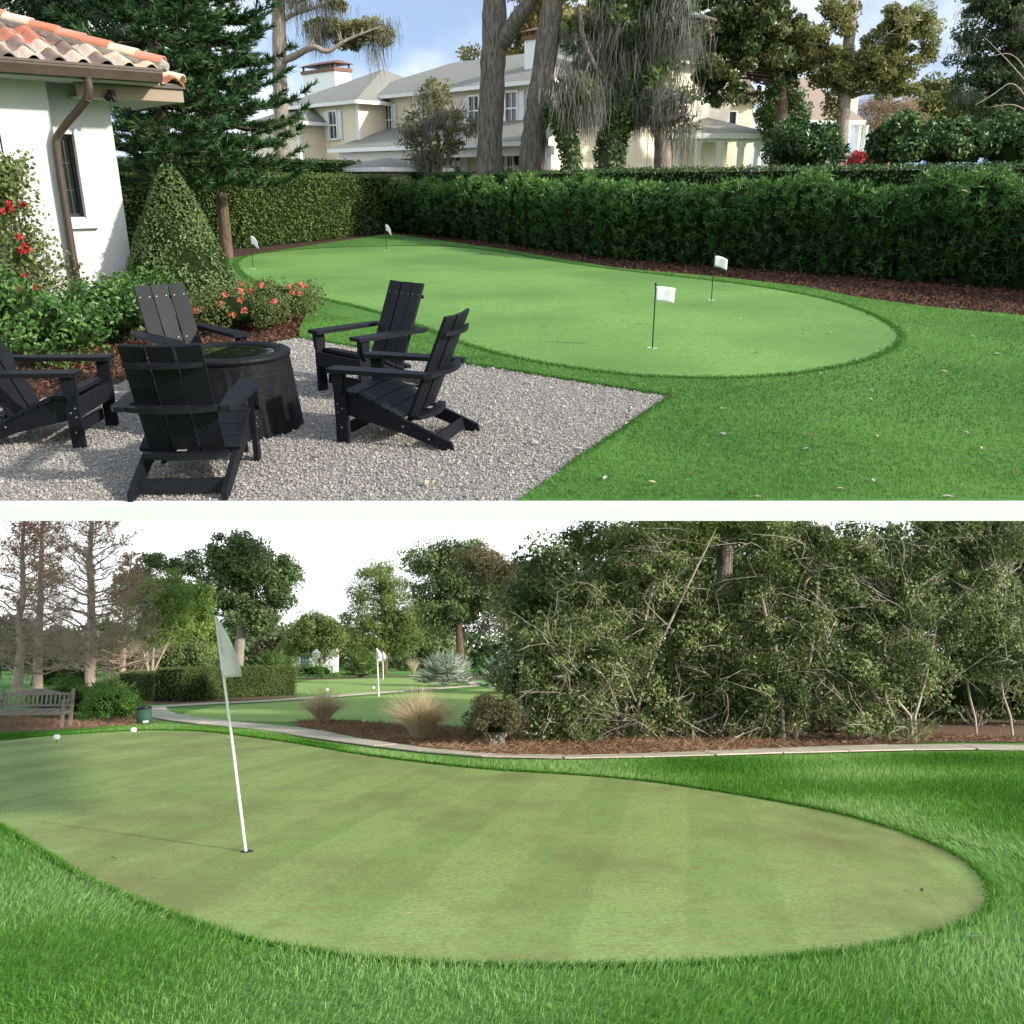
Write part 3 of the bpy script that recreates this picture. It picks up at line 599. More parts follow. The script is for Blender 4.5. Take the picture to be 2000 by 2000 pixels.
# --- hedges
M_hedge = leafmat('hedge_leaf', (.020, .05, .012), (.045, .10, .025), (.12, .19, .055), .45, .25, .45)
M_hedge2 = leafmat('sunlit_hedge_leaf', (.04, .085, .015), (.09, .15, .03), (.19, .25, .06), .5, .3)  # paler copy of the hedge leaf, sunlight put into its colour
M_podo = leafmat('podocarpus_leaf', (.022, .07, .013), (.055, .145, .030), (.17, .32, .075), .45, .3, .4)
def along(path, t):
    p = np.array(path, float); seg = np.linalg.norm(np.diff(p, axis=0), axis=1); cs = np.concatenate([[0], np.cumsum(seg)]); t = np.asarray(t) * cs[-1]
    i = np.clip(np.searchsorted(cs, t) - 1, 0, len(seg) - 1); f = ((t - cs[i]) / seg[i])[:, None]; pos = p[i] * (1 - f) + p[i + 1] * f; d = unit(p[i + 1] - p[i]); return pos, d
def clipped_hedge(name, label, path, w, h, n, L, W, mat, rough=.06, warp=None, stems=False):
    """path runs along the face that is seen; the hedge's body lies to its left"""
    path = np.array(path, float); o0 = path.mean(0); t = thing(name, (o0[0], o0[1], 0), 0, label, 'hedge'); path = path - o0
    dens = rng.random(n * 2); pos, d = along(path, dens); keep = rng.random(n * 2) < np.clip(22 / (np.linalg.norm(pos + o0, axis=1) + 1), .2, 1); pos, d = pos[keep][:n], d[keep][:n]; n = len(pos)
    nl = np.stack([-d[:, 1], d[:, 0]], 1); face = rng.random(n); dep = np.where(face < .66, rng.normal(0, rough, n), rng.uniform(0, w, n)); z = np.where(face < .66, rng.uniform(.03, h, n), h + rng.normal(0, rough * .6, n))
    C = np.concatenate([pos + nl * dep[:, None], z[:, None]], 1); C[:, :2] += nl * (.10 * vnoise(C, 1.3, 3))[:, None]
    nb = np.where((face < .66)[:, None], np.concatenate([-nl, np.full((n, 1), .5)], 1), np.array([0, 0, 1.0]))
    mb = MB(); leaves(mb, C, L, W, nb=nb, nbw=1.0, tint=.48 + .25 * vnoise(C, 1.6, 6)); mb.build('foliage', mat, t, tint=True)
    for e, sgn in ((0.0, -1), (1.0, 1)):        # leaves over the two ends
        pe, de = along(path, [e]); ne = np.array([-de[0][1], de[0][0]]); m = int(n * .06) + 200; C = np.c_[pe[0] + ne * rng.uniform(0, w, (m, 1)) + sgn * de[0] * rng.normal(.02, rough, (m, 1)), rng.uniform(.03, h, m)]; leaves(mb2 := MB(), C, L, W, nb=np.array([sgn * de[0][0], sgn * de[0][1], .4]), nbw=1.0, tint=.48); mb2.build('end_foliage', mat, t, tint=True)
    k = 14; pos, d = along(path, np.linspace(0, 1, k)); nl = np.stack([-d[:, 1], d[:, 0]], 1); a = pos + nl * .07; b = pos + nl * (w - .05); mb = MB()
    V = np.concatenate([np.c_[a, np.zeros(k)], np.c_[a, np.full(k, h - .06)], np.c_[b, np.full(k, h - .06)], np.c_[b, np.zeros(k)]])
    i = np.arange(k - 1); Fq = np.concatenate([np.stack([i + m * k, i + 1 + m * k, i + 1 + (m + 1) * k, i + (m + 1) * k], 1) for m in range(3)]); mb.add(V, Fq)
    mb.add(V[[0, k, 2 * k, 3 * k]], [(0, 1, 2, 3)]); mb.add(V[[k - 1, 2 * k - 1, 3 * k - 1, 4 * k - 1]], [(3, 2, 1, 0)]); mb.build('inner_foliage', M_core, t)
    return t
hp = np.array([(-4.9, 37.6), (.1, 29.4), (2.8, 23.6), (6.4, 20.1), (9.3, 16.8), (12.5, 13.2)])
off = np.array([.75, .95])
clipped_hedge('clipped_hedge', 'tall dark clipped hedge rising behind the feathery one on the right', (hp + off)[::-1][:, :] * 1.0 if False else (hp + off), 1.3, 2.14, 26000, .085, .05, M_hedge, .06)
# feathery podocarpus row in front, one upright plant beside the next
pod = thing('podocarpus_hedge', (hp[2][0], hp[2][1], 0), 0, 'long dark feathery hedge of upright shrubs behind the putting green', 'hedge')
plants, _ = along(hp, np.linspace(.01, .99, 34)); prng = np.random.default_rng(4)
for i, pc in enumerate(plants):
    dist = np.linalg.norm(pc); ns = int(420 * np.clip(22 / dist, .5, 1.5)); nbl = 11
    hgt = prng.uniform(1.60, 2.0); wv = prng.uniform(.9, 1.2); tv = prng.normal(0, .12); a = prng.uniform(0, 6.28, ns); z = hgt * prng.random(ns) ** .8; rad = .62 * np.clip(.75 + z * .35, 0, 1) * (1 - .55 * np.clip((z - hgt + .45) / .45, 0, 1)) * prng.uniform(.72, 1.1, ns) * wv
    c = np.stack([rad * np.cos(a), rad * np.sin(a), z + .05], 1); outd = np.stack([np.cos(a), np.sin(a), np.full(ns, .75)], 1)
    c = c[(c[:, 1] * pc[1] + c[:, 0] * pc[0]) < .35 * dist]; outd = outd[:len(c)]
    outd = unit(np.stack([c[:, 0], c[:, 1], np.full(len(c), .5)], 1) + prng.normal(0, .3, (len(c), 3)))
    B = np.repeat(c, nbl, 0) + np.repeat(outd, nbl, 0) * prng.uniform(-.10, .05, (len(c) * nbl, 1)); D = np.repeat(outd, nbl, 0) * .8 + prng.normal(0, .75, (len(c) * nbl, 3))
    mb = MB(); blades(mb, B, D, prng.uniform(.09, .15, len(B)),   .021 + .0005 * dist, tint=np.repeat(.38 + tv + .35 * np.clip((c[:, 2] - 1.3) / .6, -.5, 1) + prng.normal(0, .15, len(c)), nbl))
    loc = (pc[0] - hp[2][0], pc[1] - hp[2][1], 0)
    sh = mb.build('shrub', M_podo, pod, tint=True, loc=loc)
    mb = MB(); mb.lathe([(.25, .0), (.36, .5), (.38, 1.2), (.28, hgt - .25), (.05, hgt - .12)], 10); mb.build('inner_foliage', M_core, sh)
lh = np.array([(-14.0, 26.6), (-8.0, 27.6), (-6.4, 31.5), (-4.7, 37.4)])
clipped_hedge('clipped_hedge', 'sunlit clipped hedge left of the corner, behind the far flag', lh, 1.2, 2.05, 15000, .09, .05, M_hedge2, .07)
clipped_hedge('clipped_hedge', 'higher flat topped hedge layer behind the sunlit left hedge', np.array([(-16, 33.5), (-9.5, 34.5), (-5.0, 41.5)]), 1.4, 2.62, 10000, .10, .06, M_hedge2, .07)
# --- pale yellow mansion behind the hedge
def siding(name, c1, c2):
    m, Nn, K, b = newmat(name); tcn = Nn.new('ShaderNodeTexCoord'); sp = Nn.new('ShaderNodeSeparateXYZ'); K.new(tcn.outputs['Object'], sp.inputs[0])
    ml = Nn.new('ShaderNodeMath'); ml.operation = 'MULTIPLY'; ml.inputs[1].default_value = 6.2; K.new(sp.outputs['Z'], ml.inputs[0]); fr = Nn.new('ShaderNodeMath'); fr.operation = 'FRACT'; K.new(ml.outputs[0], fr.inputs[0])
    n1 = Nn.new('ShaderNodeTexNoise'); n1.inputs['Scale'].default_value = 1.5; K.new(tcn.outputs['Object'], n1.inputs['Vector']); r = ramp(Nn, [(.3, c1), (.7, c2)]); K.new(n1.outputs[0], r.inputs[0]); K.new(r.outputs[0], b.inputs['Base Color'])
    bp = Nn.new('ShaderNodeBump'); bp.inputs['Strength'].default_value = .9; bp.inputs['Distance'].default_value = .03; bp.invert = True; K.new(fr.outputs[0], bp.inputs['Height']); K.new(bp.outputs[0], b.inputs['Normal']); b.inputs['Roughness'].default_value = .65
    return m
M_siding = siding('yellow_siding', (.74, .65, .50), (.82, .74, .59))
M_trim = plain('white_trim', (.82, .82, .82), .5)
M_shut = plain('pale_shutter', (.74, .76, .80), .5)
M_shingle = nmat('grey_shingle', [(.3, (.20, .20, .175)), (.7, (.33, .33, .295))], 9, .9, .8, 22, stretch=(1, 1, 7), bdist=.06)
M_brownsh = nmat('brown_shingle', [(.3, (.26, .20, .165)), (.7, (.36, .285, .235))], 14, .9, .6, 22, stretch=(1, 1, 4))
M_copper = nmat('copper_cap', [(.3, (.13, .065, .04)), (.7, (.22, .11, .075))], 5, .6)
M_pane = plain('house_glass', (.05, .06, .075), .08, .6)
FA_, FB_ = UP(649, 290, 52.0), UP(1025, 276, 42.0); fd = unit((FB_ - FA_)[:2]); FAN = math.atan2(fd[1], fd[0]); FRm = rotz(FAN); F0 = np.array([FB_[0], FB_[1], 0]); Fn = np.array([fd[1], -fd[0], 0])
def floc(px, py, y=0.0): return FRm.T @ (UW(px, py, F0 - Fn * y, Fn) - F0)
mans = thing('yellow_mansion', F0, FAN, 'two storey pale yellow mansion with grey roofs behind the hedge', 'house')
def fx_(px, py, y=0): return floc(px, py, y)[0]
ze = floc(1025, 160)[2]                          # main eave height
xl, xr = fx_(742, 230), fx_(1072, 230)
def wbox(name, x0, x1, y0, y1, z0, z1, mat, par): mb = MB(); mb.box(((x0 + x1) / 2, (y0 + y1) / 2, (z0 + z1) / 2), (x1 - x0, y1 - y0, z1 - z0)); return mb.build(name, mat, par)
def hip(name, x0, x1, y0, y1, z, rise, par, mat, ov=.45, ridge=None):
    x0 -= ov; x1 += ov; y0 -= ov; y1 += ov; hw = (y1 - y0) / 2; ins = min(hw, (x1 - x0) / 2 - .05) if ridge is None else ridge
    V = [(x0, y0, z), (x1, y0, z), (x1, y1, z), (x0, y1, z), (x0 + ins, (y0 + y1) / 2, z + rise), (x1 - ins, (y0 + y1) / 2, z + rise)]
    mb = MB(); mb.add(V, [(0, 1, 5, 4), (1, 2, 5), (2, 3, 4, 5), (3, 0, 4), (3, 2, 1, 0)]); r = mb.build(name, mat, par)
    mb = MB()
    for a, b in ((V[0], V[1]), (V[1], V[2]), (V[0], V[3])): mb.bar(np.array(a) - [0, 0, .09], np.array(b) - [0, 0, .09], .10, .16)
    mb.build('eave_trim', M_trim, r); return r
def window(par, x0, x1, z0, z1, y, shutters='lr', arch=False, glass=M_pane):
    f = .09; mb = MB()
    mb.box(((x0 + x1) / 2, y - .05, z1 + f / 2), (x1 - x0 + 2 * f, .10, f)); mb.box(((x0 + x1) / 2, y - .06, z0 - f / 2), (x1 - x0 + 2 * f + .1, .14, f))
    for a in (x0 - f / 2, x1 + f / 2): mb.box((a, y - .05, (z0 + z1) / 2), (f, .10, z1 - z0))
    mb.box(((x0 + x1) / 2, y - .04, (z0 + z1) / 2), (x1 - x0, .05, .06)); mb.box(((x0 + x1) / 2, y - .035, (z0 + z1) / 2), (.04, .04, z1 - z0))
    w = mb.build('window', M_trim, par)
    for za, zb in ((z0, (z0 + z1) / 2 - .03), ((z0 + z1) / 2 + .03, z1)): wbox('pane', x0, x1, y - .022, y - .004, za, zb, glass, w)
    sw = (x1 - x0) * .52
    for s, c in (('l', x0 - f - sw / 2 - .02), ('r', x1 + f + sw / 2 + .02)):
        if s not in shutters: continue
        mb = MB(); mb.box((c, y - .045, (z0 + z1) / 2), (sw, .05, z1 - z0 + .1))
        for q in (.27, .73): mb.box((c, y - .075, z0 + (z1 - z0) * q), (sw * .74, .02, (z1 - z0) * .40))
        mb.build('shutter', M_shut, w)
    return w
def wpx(par, px0, px1, py0, py1, y, **k):
    a, b = floc(px0, py0, y), floc(px1, py1, y); return window(par, min(a[0], b[0]), max(a[0], b[0]), min(a[2], b[2]), max(a[2], b[2]), y, **k)
wbox('wall', xl - 1.5, xr, 0, 8.0, 0, ze, M_siding, mans)
hip('roof', xl - 3, xr + .2, 0, 8.0, ze, 1.75, mans, M_shingle)
# left bay stands forward
y1 = -1.7; bx0, bx1 = fx_(560, 250, y1), fx_(702, 250, y1); zb = floc(702, 196, y1)[2]
wbox('bay_wall', bx0, bx1, y1, 6.5, 0, zb, M_siding, mans); hip('bay_roof', bx0, bx1, y1, 6.5, zb, 1.9, mans, M_shingle)
wbox('corner_board', bx1 - .15, bx1 + .02, y1 - .03, y1 + .12, 0, zb, M_trim, mans); wbox('corner_board', xl - 1.5 - .0, xl - 1.2, -.03, -.002, 0, ze, M_trim, mans)
wpx(mans, 644, 661, 219, 270, y1)
wpx(mans, 753, 768, 208, 261, 0, shutters='r'); wpx(mans, 826, 842, 200, 255, 0); wpx(mans, 918, 937, 190, 243, 0); wpx(mans, 990, 1011, 182, 241, 0)
# porch along the ground floor
py_ = -2.6; pa, pb = fx_(655, 300, py_), fx_(1075, 276, py_); zp = floc(1025, 277, py_)[2]; mb = MB()
zt_ = zp + 1.05; mb.add([(pa, py_ - .4, zp), (pb, py_ - .4, zp), (pb, .02, zt_), (pa + 1.2, .02, zt_), (pa, .02, zp)], [(0, 1, 2, 3), (0, 3, 4), (1, 0, 4), (1, 4, 2)]); pr = mb.build('porch_roof', M_shingle, mans)
mb = MB(); mb.bar((pa, py_ - .42, zp - .08), (pb, py_ - .42, zp - .08), .10, .17); mb.build('gutter', M_trim, pr)
wbox('porch_beam', pa + .3, pb, py_, py_ + .25, zp - .5, zp - .17, M_trim, mans)
for x in np.linspace(pa + .5, pb - .3, 5): wbox('porch_post', x - .13, x + .13, py_, py_ + .25, 0, zp - .5, M_trim, mans)
wpx(mans, 880, 902, 297, 350, 0, shutters='r'); wpx(mans, 978, 988, 302, 350, 0, shutters=''); wpx(mans, 993, 1003, 302, 350, 0, shutters='')
lan = floc(1011, 308, -.15); mb = MB(); mb.tube([lan + [0, 0, -.3], lan + [0, 0, .18]], [.13, .17], 6); mb.tube([lan + [0, 0, .18], lan + [0, 0, .42]], [.2, .02], 6); mb.build('lantern', M_black, mans)
# chimneys
def chimney(px0, px1, ytop, ycap, ybase, y, par):
    a, b = floc(px0, (ytop + ybase) / 2, y), floc(px1, (ytop + ybase) / 2, y); z0, z1, z2 = floc((px0 + px1) / 2, ybase, y)[2], floc((px0 + px1) / 2, ytop, y)[2], floc((px0 + px1) / 2, ycap, y)[2]
    d = min(1.1, (b[0] - a[0])); c = wbox('chimney', a[0], b[0], y, y + d, z0, z1, M_trim, par); h = z2 - z1; mb = MB(); w = b[0] - a[0]; cx = (a[0] + b[0]) / 2
    mb.box((cx, y + d / 2, z1 + h * .14), (w + .16, d + .16, h * .28))
    for sx in (-1, 0, 1):
        for sy in (-1, 1): mb.box((cx + sx * (w / 2 - .06), y + d / 2 + sy * (d / 2 - .06), z1 + h * .45), (.09, .09, h * .4))
    x0, x1, q0, q1, zz = cx - w / 2 - .16, cx + w / 2 + .16, y - .16, y + d + .16, z1 + h * .64; ins = min(w, d) / 2 * .9
    mb.add([(x0, q0, zz), (x1, q0, zz), (x1, q1, zz), (x0, q1, zz), (x0 + ins, (q0 + q1) / 2, z2), (x1 - ins, (q0 + q1) / 2, z2)], [(0, 1, 5, 4), (1, 2, 5), (2, 3, 4, 5), (3, 0, 4), (3, 2, 1, 0)]); mb.build('chimney_cap', M_copper, c)
chimney(592, 655, 142, 118, 185, 2.5, mans); chimney(1024, 1047, 78, 52, 175, 1.2, mans)
# small left wing and low garage roof before it
y2 = -3.2; sx0, sx1 = fx_(490, 260, y2), fx_(584, 260, y2); zs = floc(600, 236, y2)[2]
wbox('side_wing_wall', sx0, sx1, y2, 4, 0, zs, M_siding, mans); hip('side_wing_roof', sx0, sx1, y2, 4, zs, 1.5, mans, M_shingle); wpx(mans, 547, 558, 246, 298, y2, shutters='r')
wbox('corner_board', sx1 - .14, sx1 + .02, y2 - .03, y2 + .1, 0, zs, M_trim, mans)
y3 = -7.0; gx0, gx1 = fx_(480, 325, y3), fx_(750, 325, y3); zg = floc(700, 327, y3)[2]
wbox('garage_wall', gx0, gx1, y3, -4.2, 0, zg, M_siding, mans); hip('garage_roof', gx0, gx1, y3, -4.2, zg, .38, mans, M_shingle)
# tall rear block
y4 = 7.0; tx0, tx1 = fx_(1040, 120, y4), fx_(1175, 120, y4); ztw = floc(1110, 130, y4)[2]
wbox('rear_wall', tx0, tx1 + 3, y4, y4 + 7, 0, ztw, M_siding, mans); hip('rear_roof', tx0, tx1 + 3, y4, y4 + 7, ztw, 3.4, mans, M_shingle)
chimney(1140, 1180, 40, 20, 90, y4 + 2.5, mans)

# --- columned porch wing on the right
Dw = 47.0
pw = thing('porch_wing', (UP(1400, 300, Dw)[0], Dw, 0), 0, 'single storey wing with white porch columns, right of the mossy oak', 'house')
ox = UP(1400, 300, Dw)[0]
def wx(px, py, dy=0.0): p = UP(px, py, Dw + dy); return p[0] - ox, p[2]
zpw = wx(1400, 262)[1]; a, b = wx(1225, 262)[0], wx(1510, 262)[0]
mb = MB(); mb.add([(a, -.5, zpw), (b, -.5, zpw), (b, 6.5, zpw), (a, 6.5, zpw), (a, 3.0, zpw + 1.05), (b - 3.2, 3.0, zpw + 1.05)], [(0, 1, 5, 4), (1, 2, 5), (2, 3, 4, 5), (3, 2, 1, 0)]); ro = mb.build('roof', M_shingle, pw)
mb = MB(); mb.bar((a, -.5, zpw - .1), (b, -.5, zpw - .1), .14, .24); mb.bar((b, -.5, zpw - .1), (b, 6.5, zpw - .1), .14, .24); mb.build('eave_trim', M_trim, ro)
wbox('wall', a, b - 3.0, 3.2, 6.4, 0, zpw - .2, M_siding, pw)
for px in (1232, 1270, 1321, 1361, 1405, 1446, 1479):
    x = wx(px, 300)[0]; mb = MB(); mb.lathe([(.25, 0), (.25, .2), (.19, .25), (.165, zpw - .65), (.24, zpw - .5), (.24, zpw - .3)], 14, (x, -.05, 0)); mb.build('column', M_trim, pw, smooth=True)
wbox('beam', a + .2, b - .2, -.2, .1, zpw - .34, zpw - .21, M_trim, pw)
x = wx(1382, 300, 3)[0]; mb = MB(); mb.extrude([(x - .38, 3.16, 1.5), (x + .38, 3.16, 1.5), (x + .38, 3.16, 3.0), (x, 3.16, 3.55), (x - .38, 3.16, 3.0)], (0, .03, 0)); gw = mb.build('gothic_window', M_trim, pw)
mb = MB(); mb.extrude([(x - .25, 3.13, 1.62), (x + .25, 3.13, 1.62), (x + .25, 3.13, 2.92), (x, 3.13, 3.3), (x - .25, 3.13, 2.92)], (0, .02, 0)); mb.build('pane', M_pane, gw)
for px in (1254, 1262, 1328, 1340): x = wx(px, 300, 3)[0]; window(pw, x - .3, x + .3, 1.2, 3.2, 3.2, shutters='')
# gabled yellow block above the wing
mb = MB(); gx0, gz0 = wx(1335, 245, 8); gx1 = wx(1470, 245, 8)[0]
gab = thing('gabled_block', (ox, Dw + 8, 0), 0, 'yellow upper storey with brown gable above the porch wing', 'house')
wbox('wall', gx0, gx1, 0, 5, 0, gz0 + 1.2, M_siding, gab); mb = MB(); mb.add([(gx0 - .3, -.4, gz0 + 1.2), (gx1 + .3, -.4, gz0 + 1.2), (gx1 + .3, 5.4, gz0 + 1.2), (gx0 - .3, 5.4, gz0 + 1.2), ((gx0 + gx1) / 2 + 1, -.4, gz0 + 2.9), ((gx0 + gx1) / 2 + 1, 5.4, gz0 + 2.9)], [(0, 1, 4), (1, 2, 5, 4), (2, 3, 5), (3, 0, 4, 5), (3, 2, 1, 0)]); mb.build('roof', M_brownsh, gab)
x = wx(1420, 225, 8)[0]; window(gab, x - .5, x + .5, gz0 - .6, gz0 + .7, 0, shutters='')
# --- neighbouring house with brown roof
Dn = 62.0; nb0 = UP(1600, 300, Dn)[0]
nh = thing('neighbour_house', (nb0, Dn, 0), 0, 'pale house with steep brown shingle roof and columns at the right', 'house')
def nx(px, py, dy=0.0): p = UP(px, py, Dn + dy); return p[0] - nb0, p[2]
zn = nx(1600, 236)[1]; a, b = nx(1545, 240)[0], nx(1690, 240)[0]; zr = nx(1560, 152, 4)[1]
wbox('wall', a + .4, b - 1.6, .8, 8, 0, zn, M_siding, nh)
mb = MB(); mb.add([(a, 0, zn), (b, 0, zn), (b, 8, zn), (a, 8, zn), (nx(1535, 160, 4)[0], 4, zr), (nx(1578, 160, 4)[0], 4, zr)], [(0, 1, 5, 4), (1, 2, 5), (2, 3, 4, 5), (3, 0, 4), (3, 2, 1, 0)]); r = mb.build('roof', M_brownsh, nh)
mb = MB(); mb.bar((a, 0, zn - .1), (b, 0, zn - .1), .14, .26); mb.build('eave_trim', M_trim, r)
for px in (1640, 1654, 1675, 1688): x = nx(px, 280)[0]; mb = MB(); mb.lathe([(.26, 0), (.26, .2), (.2, .25), (.18, zn - .4), (.25, zn - .25)], 12, (x, .15, 0)); mb.build('column', M_trim, nh, smooth=True)
x0, z0 = nx(1657, 228, 2); x1, z1 = nx(1678, 186, 2); wbox('chimney', x0, x1, 2, 3, zn, z1, M_siding, nh); mb = MB(); mb.bar((x0 - .1, 2.5, z1 + .05), (x1 + .1, 2.5, z1 + .05), 1.3, .12); mb.build('chimney_cap', M_trim, nh)
for px in (1575, 1605, 1625): x = nx(px, 280)[0]; window(nh, x - .45, x + .45, 1.0, 2.9, .8, shutters='')

# --- trees
M_bark = nmat('grey_bark', [(.3, (.055, .046, .04)), (.5, (.16, .14, .125)), (.72, (.32, .285, .255))], 7, .95, 1.0, 12, stretch=(3, 3, .35), bdist=.08)
M_bark2 = nmat('pale_bark', [(.3, (.14, .115, .095)), (.7, (.42, .36, .31))], 7, .95, .8, 12, stretch=(3, 3, .5), bdist=.05)
M_bark3 = nmat('brown_bark', [(.3, (.07, .045, .032)), (.7, (.17, .115, .085))], 6, .95, .8, 14, stretch=(2, 2, .6), bdist=.04)
M_oakleaf = leafmat('oak_leaf', (.03, .06, .016), (.07, .115, .03), (.16, .21, .07), .5, .3)
M_olive = leafmat('olive_leaf', (.09, .105, .03), (.18, .19, .058), (.32, .32, .115), .55, .4)
M_magn = leafmat('magnolia_leaf', (.03, .06, .016), (.07, .11, .032), (.21, .20, .08), .4, .25, .4)
M_cedar = leafmat('cedar_leaf', (.022, .05, .02), (.055, .095, .04), (.13, .165, .075), .6, .25)
M_moss = leafmat('spanish_moss', (.10, .10, .085), (.19, .19, .16), (.32, .315, .275), .9, .35)
M_ivy = leafmat('ivy_leaf', (.03, .07, .015), (.065, .14, .03), (.15, .25, .07), .4, .3)
def tree(name, label, base, trunks, blobs, nclump, crad, nleaf, L, W, leaf, bark, cat='tree', limbs=(), branch=.5, moss=0, mossL=1.0, ivy=None, nbw=.5, br=.05, flatten=.7, leafdir=None, group=None, tvar=.3, seed=1):
    L *= 1.35; W *= 1.6; nleaf = int(nleaf * 2.0); r = np.random.default_rng(seed); base = np.array(base, float); t = thing(name, (base[0], base[1], 0), 0, label, cat, group); o = np.array([base[0], base[1], 0])
    mb = MB(); sk = []
    for pts, rad in list(trunks) + list(limbs):
        p = np.array(pts, float) - o; p = smooth_open(p, 3); rr = np.interp(np.linspace(0, 1, len(p)), np.linspace(0, 1, len(rad)), rad); rr = rr * (1 + .05 * r.normal(size=len(rr))); mb.tube(p, rr, 18 if max(rad) > .15 else 7, rough=.05 if max(rad) > .15 else .0); sk.append(p)
    skp = np.concatenate(sk); Cs = []
    tot = sum(b[1][0] * b[1][1] * b[1][2] ** .5 for b in blobs) if blobs else 1
    for c, rad in blobs:
        k = max(2, int(nclump * rad[0] * rad[1] * rad[2] ** .5 / tot)); d = unit(r.normal(size=(k, 3))) * (r.random((k, 1)) ** .45); Cs.append(np.array(c) - o + d * np.array(rad))
    if Cs:
        Cs = np.concatenate(Cs)
        for c in Cs:
            if r.random() > branch: continue
            dd = np.linalg.norm(skp - c, axis=1) + np.maximum(0, skp[:, 2] - c[2]) * 1.5; a = skp[dd.argmin()]; ln = np.linalg.norm(c - a)
            mb.tube(curve(a, c, ln * .08, ln * .03, 5, r=r), np.linspace(min(br, .02 + .02 * ln), .008, 5), 4, False)
    mb.build('trunk', bark, t, smooth=True)
    if len(Cs):
        k = np.repeat(np.arange(len(Cs)), max(1, nleaf // len(Cs))); off = in_ball(len(k), r) * (crad * r.uniform(.6, 1.3, len(Cs)))[k][:, None] * np.array([1, 1, flatten]); C = Cs[k] + off
        mb = MB(); leaves(mb, C, L, W, nb=(0, 0, 1), nbw=nbw, tint=.5 + tvar * r.normal(size=len(Cs))[k] * .7, adir=leafdir, adw=1.2 if leafdir is not None else 0, r=r, tri=True); mb.build('crown', leaf, t, tint=True)
    if moss:
        ms = Cs[r.integers(0, len(Cs), moss)] if len(Cs) else skp[r.integers(0, len(skp), moss)]
        hang_moss(t, ms + r.normal(0, crad * .5, ms.shape), mossL, r)
    if ivy: ivy_on(t, sk[ivy[0]], ivy[1], ivy[2], r)
    return t
def hang_moss(t, pts, Lm, r, nst=80, spread=.28):
    mb = MB(); k = np.repeat(np.arange(len(pts)), nst); n = len(k); ln = (Lm * r.uniform(.35, 1.25, len(pts)))[k] * r.uniform(.35, 1.0, n); sway = r.normal(0, .10, (len(pts), 3))[k]
    B = pts[k] + r.normal(0, 1, (n, 3)) * np.array([spread, spread, .12]); D = r.normal(0, .2, (n, 3)) + sway; D[:, 2] = -1
    blades(mb, B, D, ln, .022, bend=np.stack([r.normal(0, .3, n), r.normal(0, .3, n), -np.ones(n)], 1), tint=.5 + .3 * r.normal(size=len(pts))[k] * .6, r=r); mb.build('hanging_moss', M_moss, t, tint=True)
def ivy_on(t, sk, rad, n, r):
    i = r.integers(0, len(sk), n); a = r.uniform(0, 6.28, n); C = sk[i] + r.normal(0, .12, (n, 3)) * [0, 0, 1.5] + np.stack([np.cos(a), np.sin(a), 0 * a], 1) * (rad * r.uniform(.85, 1.35, n))[:, None]
    mb = MB(); leaves(mb, C, .15, .12, nb=np.stack([np.cos(a), np.sin(a), 0 * a + .3], 1), nbw=1.2, r=r); mb.build('ivy', M_ivy, t, tint=True)
def B_(px, py, Y, rx, ry, rz=None): s = Y / FPX; return (UP(px, py, Y), (rx * s, (rz or (rx + ry) / 2) * s, ry * s))
def T_(*pts): return [UP(*p) for p in pts]
def grd(px, Y): p = UP(px, 345, Y); p[2] = 0; return p
# twin great trunks
g = grd(955, 34); tree('tall_oak', 'massive straight grey trunk with a right hand fork, left of the leaning one', g, [([g] + T_((955, 300, 34), (962, 150, 34), (966, 0, 34), (968, -160, 34)), [.56, .47, .42, .38, .3])],
    [B_(940, -300, 34, 160, 90), B_(1080, -280, 34, 100, 70)], 60, .8, 5000, .22, .11, M_oakleaf, M_bark, limbs=[(T_((975, 90, 34), (1005, 45, 33.6), (1045, -10, 33.2), (1090, -160, 33)), [.30, .26, .22, .15])], seed=3)
g = grd(1032, 33); tree('tall_oak', 'massive grey trunk leaning right, close beside the forked one', g, [([g] + T_((1038, 300, 33), (1060, 150, 33), (1080, 0, 33), (1100, -170, 33)), [.50, .42, .38, .34, .26])],
    [B_(1130, -310, 33, 160, 80)], 50, .8, 4200, .22, .11, M_oakleaf, M_bark, seed=4)
# pale trunk with moss branches at left
g = grd(548, 44); tree('mossy_oak', 'slender pale trunk with a moss hung branch reaching right, before the roof', g, [([g] + T_((552, 300, 44), (546, 150, 44), (545, 40, 44), (540, -120, 44)), [.42, .36, .33, .3, .22])],
    [B_(690, 70, 44, 42, 24), B_(740, 60, 44, 26, 20), B_(640, 55, 44, 28, 26), B_(612, 62, 44, 14, 18), B_(650, 5, 44, 30, 12), B_(560, -60, 44, 60, 40)], 70, .42, 6000, .15, .07, M_olive, M_bark2,
    limbs=[(T_((550, 120, 44), (580, 108, 43.6), (612, 88, 43), (640, 105, 43), (670, 80, 43), (735, 55, 43)), [.17, .15, .12, .09, .06, .03]), (T_((546, 45, 44), (570, 28, 44), (640, 8, 43.5), (670, -20, 43)), [.12, .09, .05, .03])], moss=34, mossL=1.5, branch=.7, seed=5)
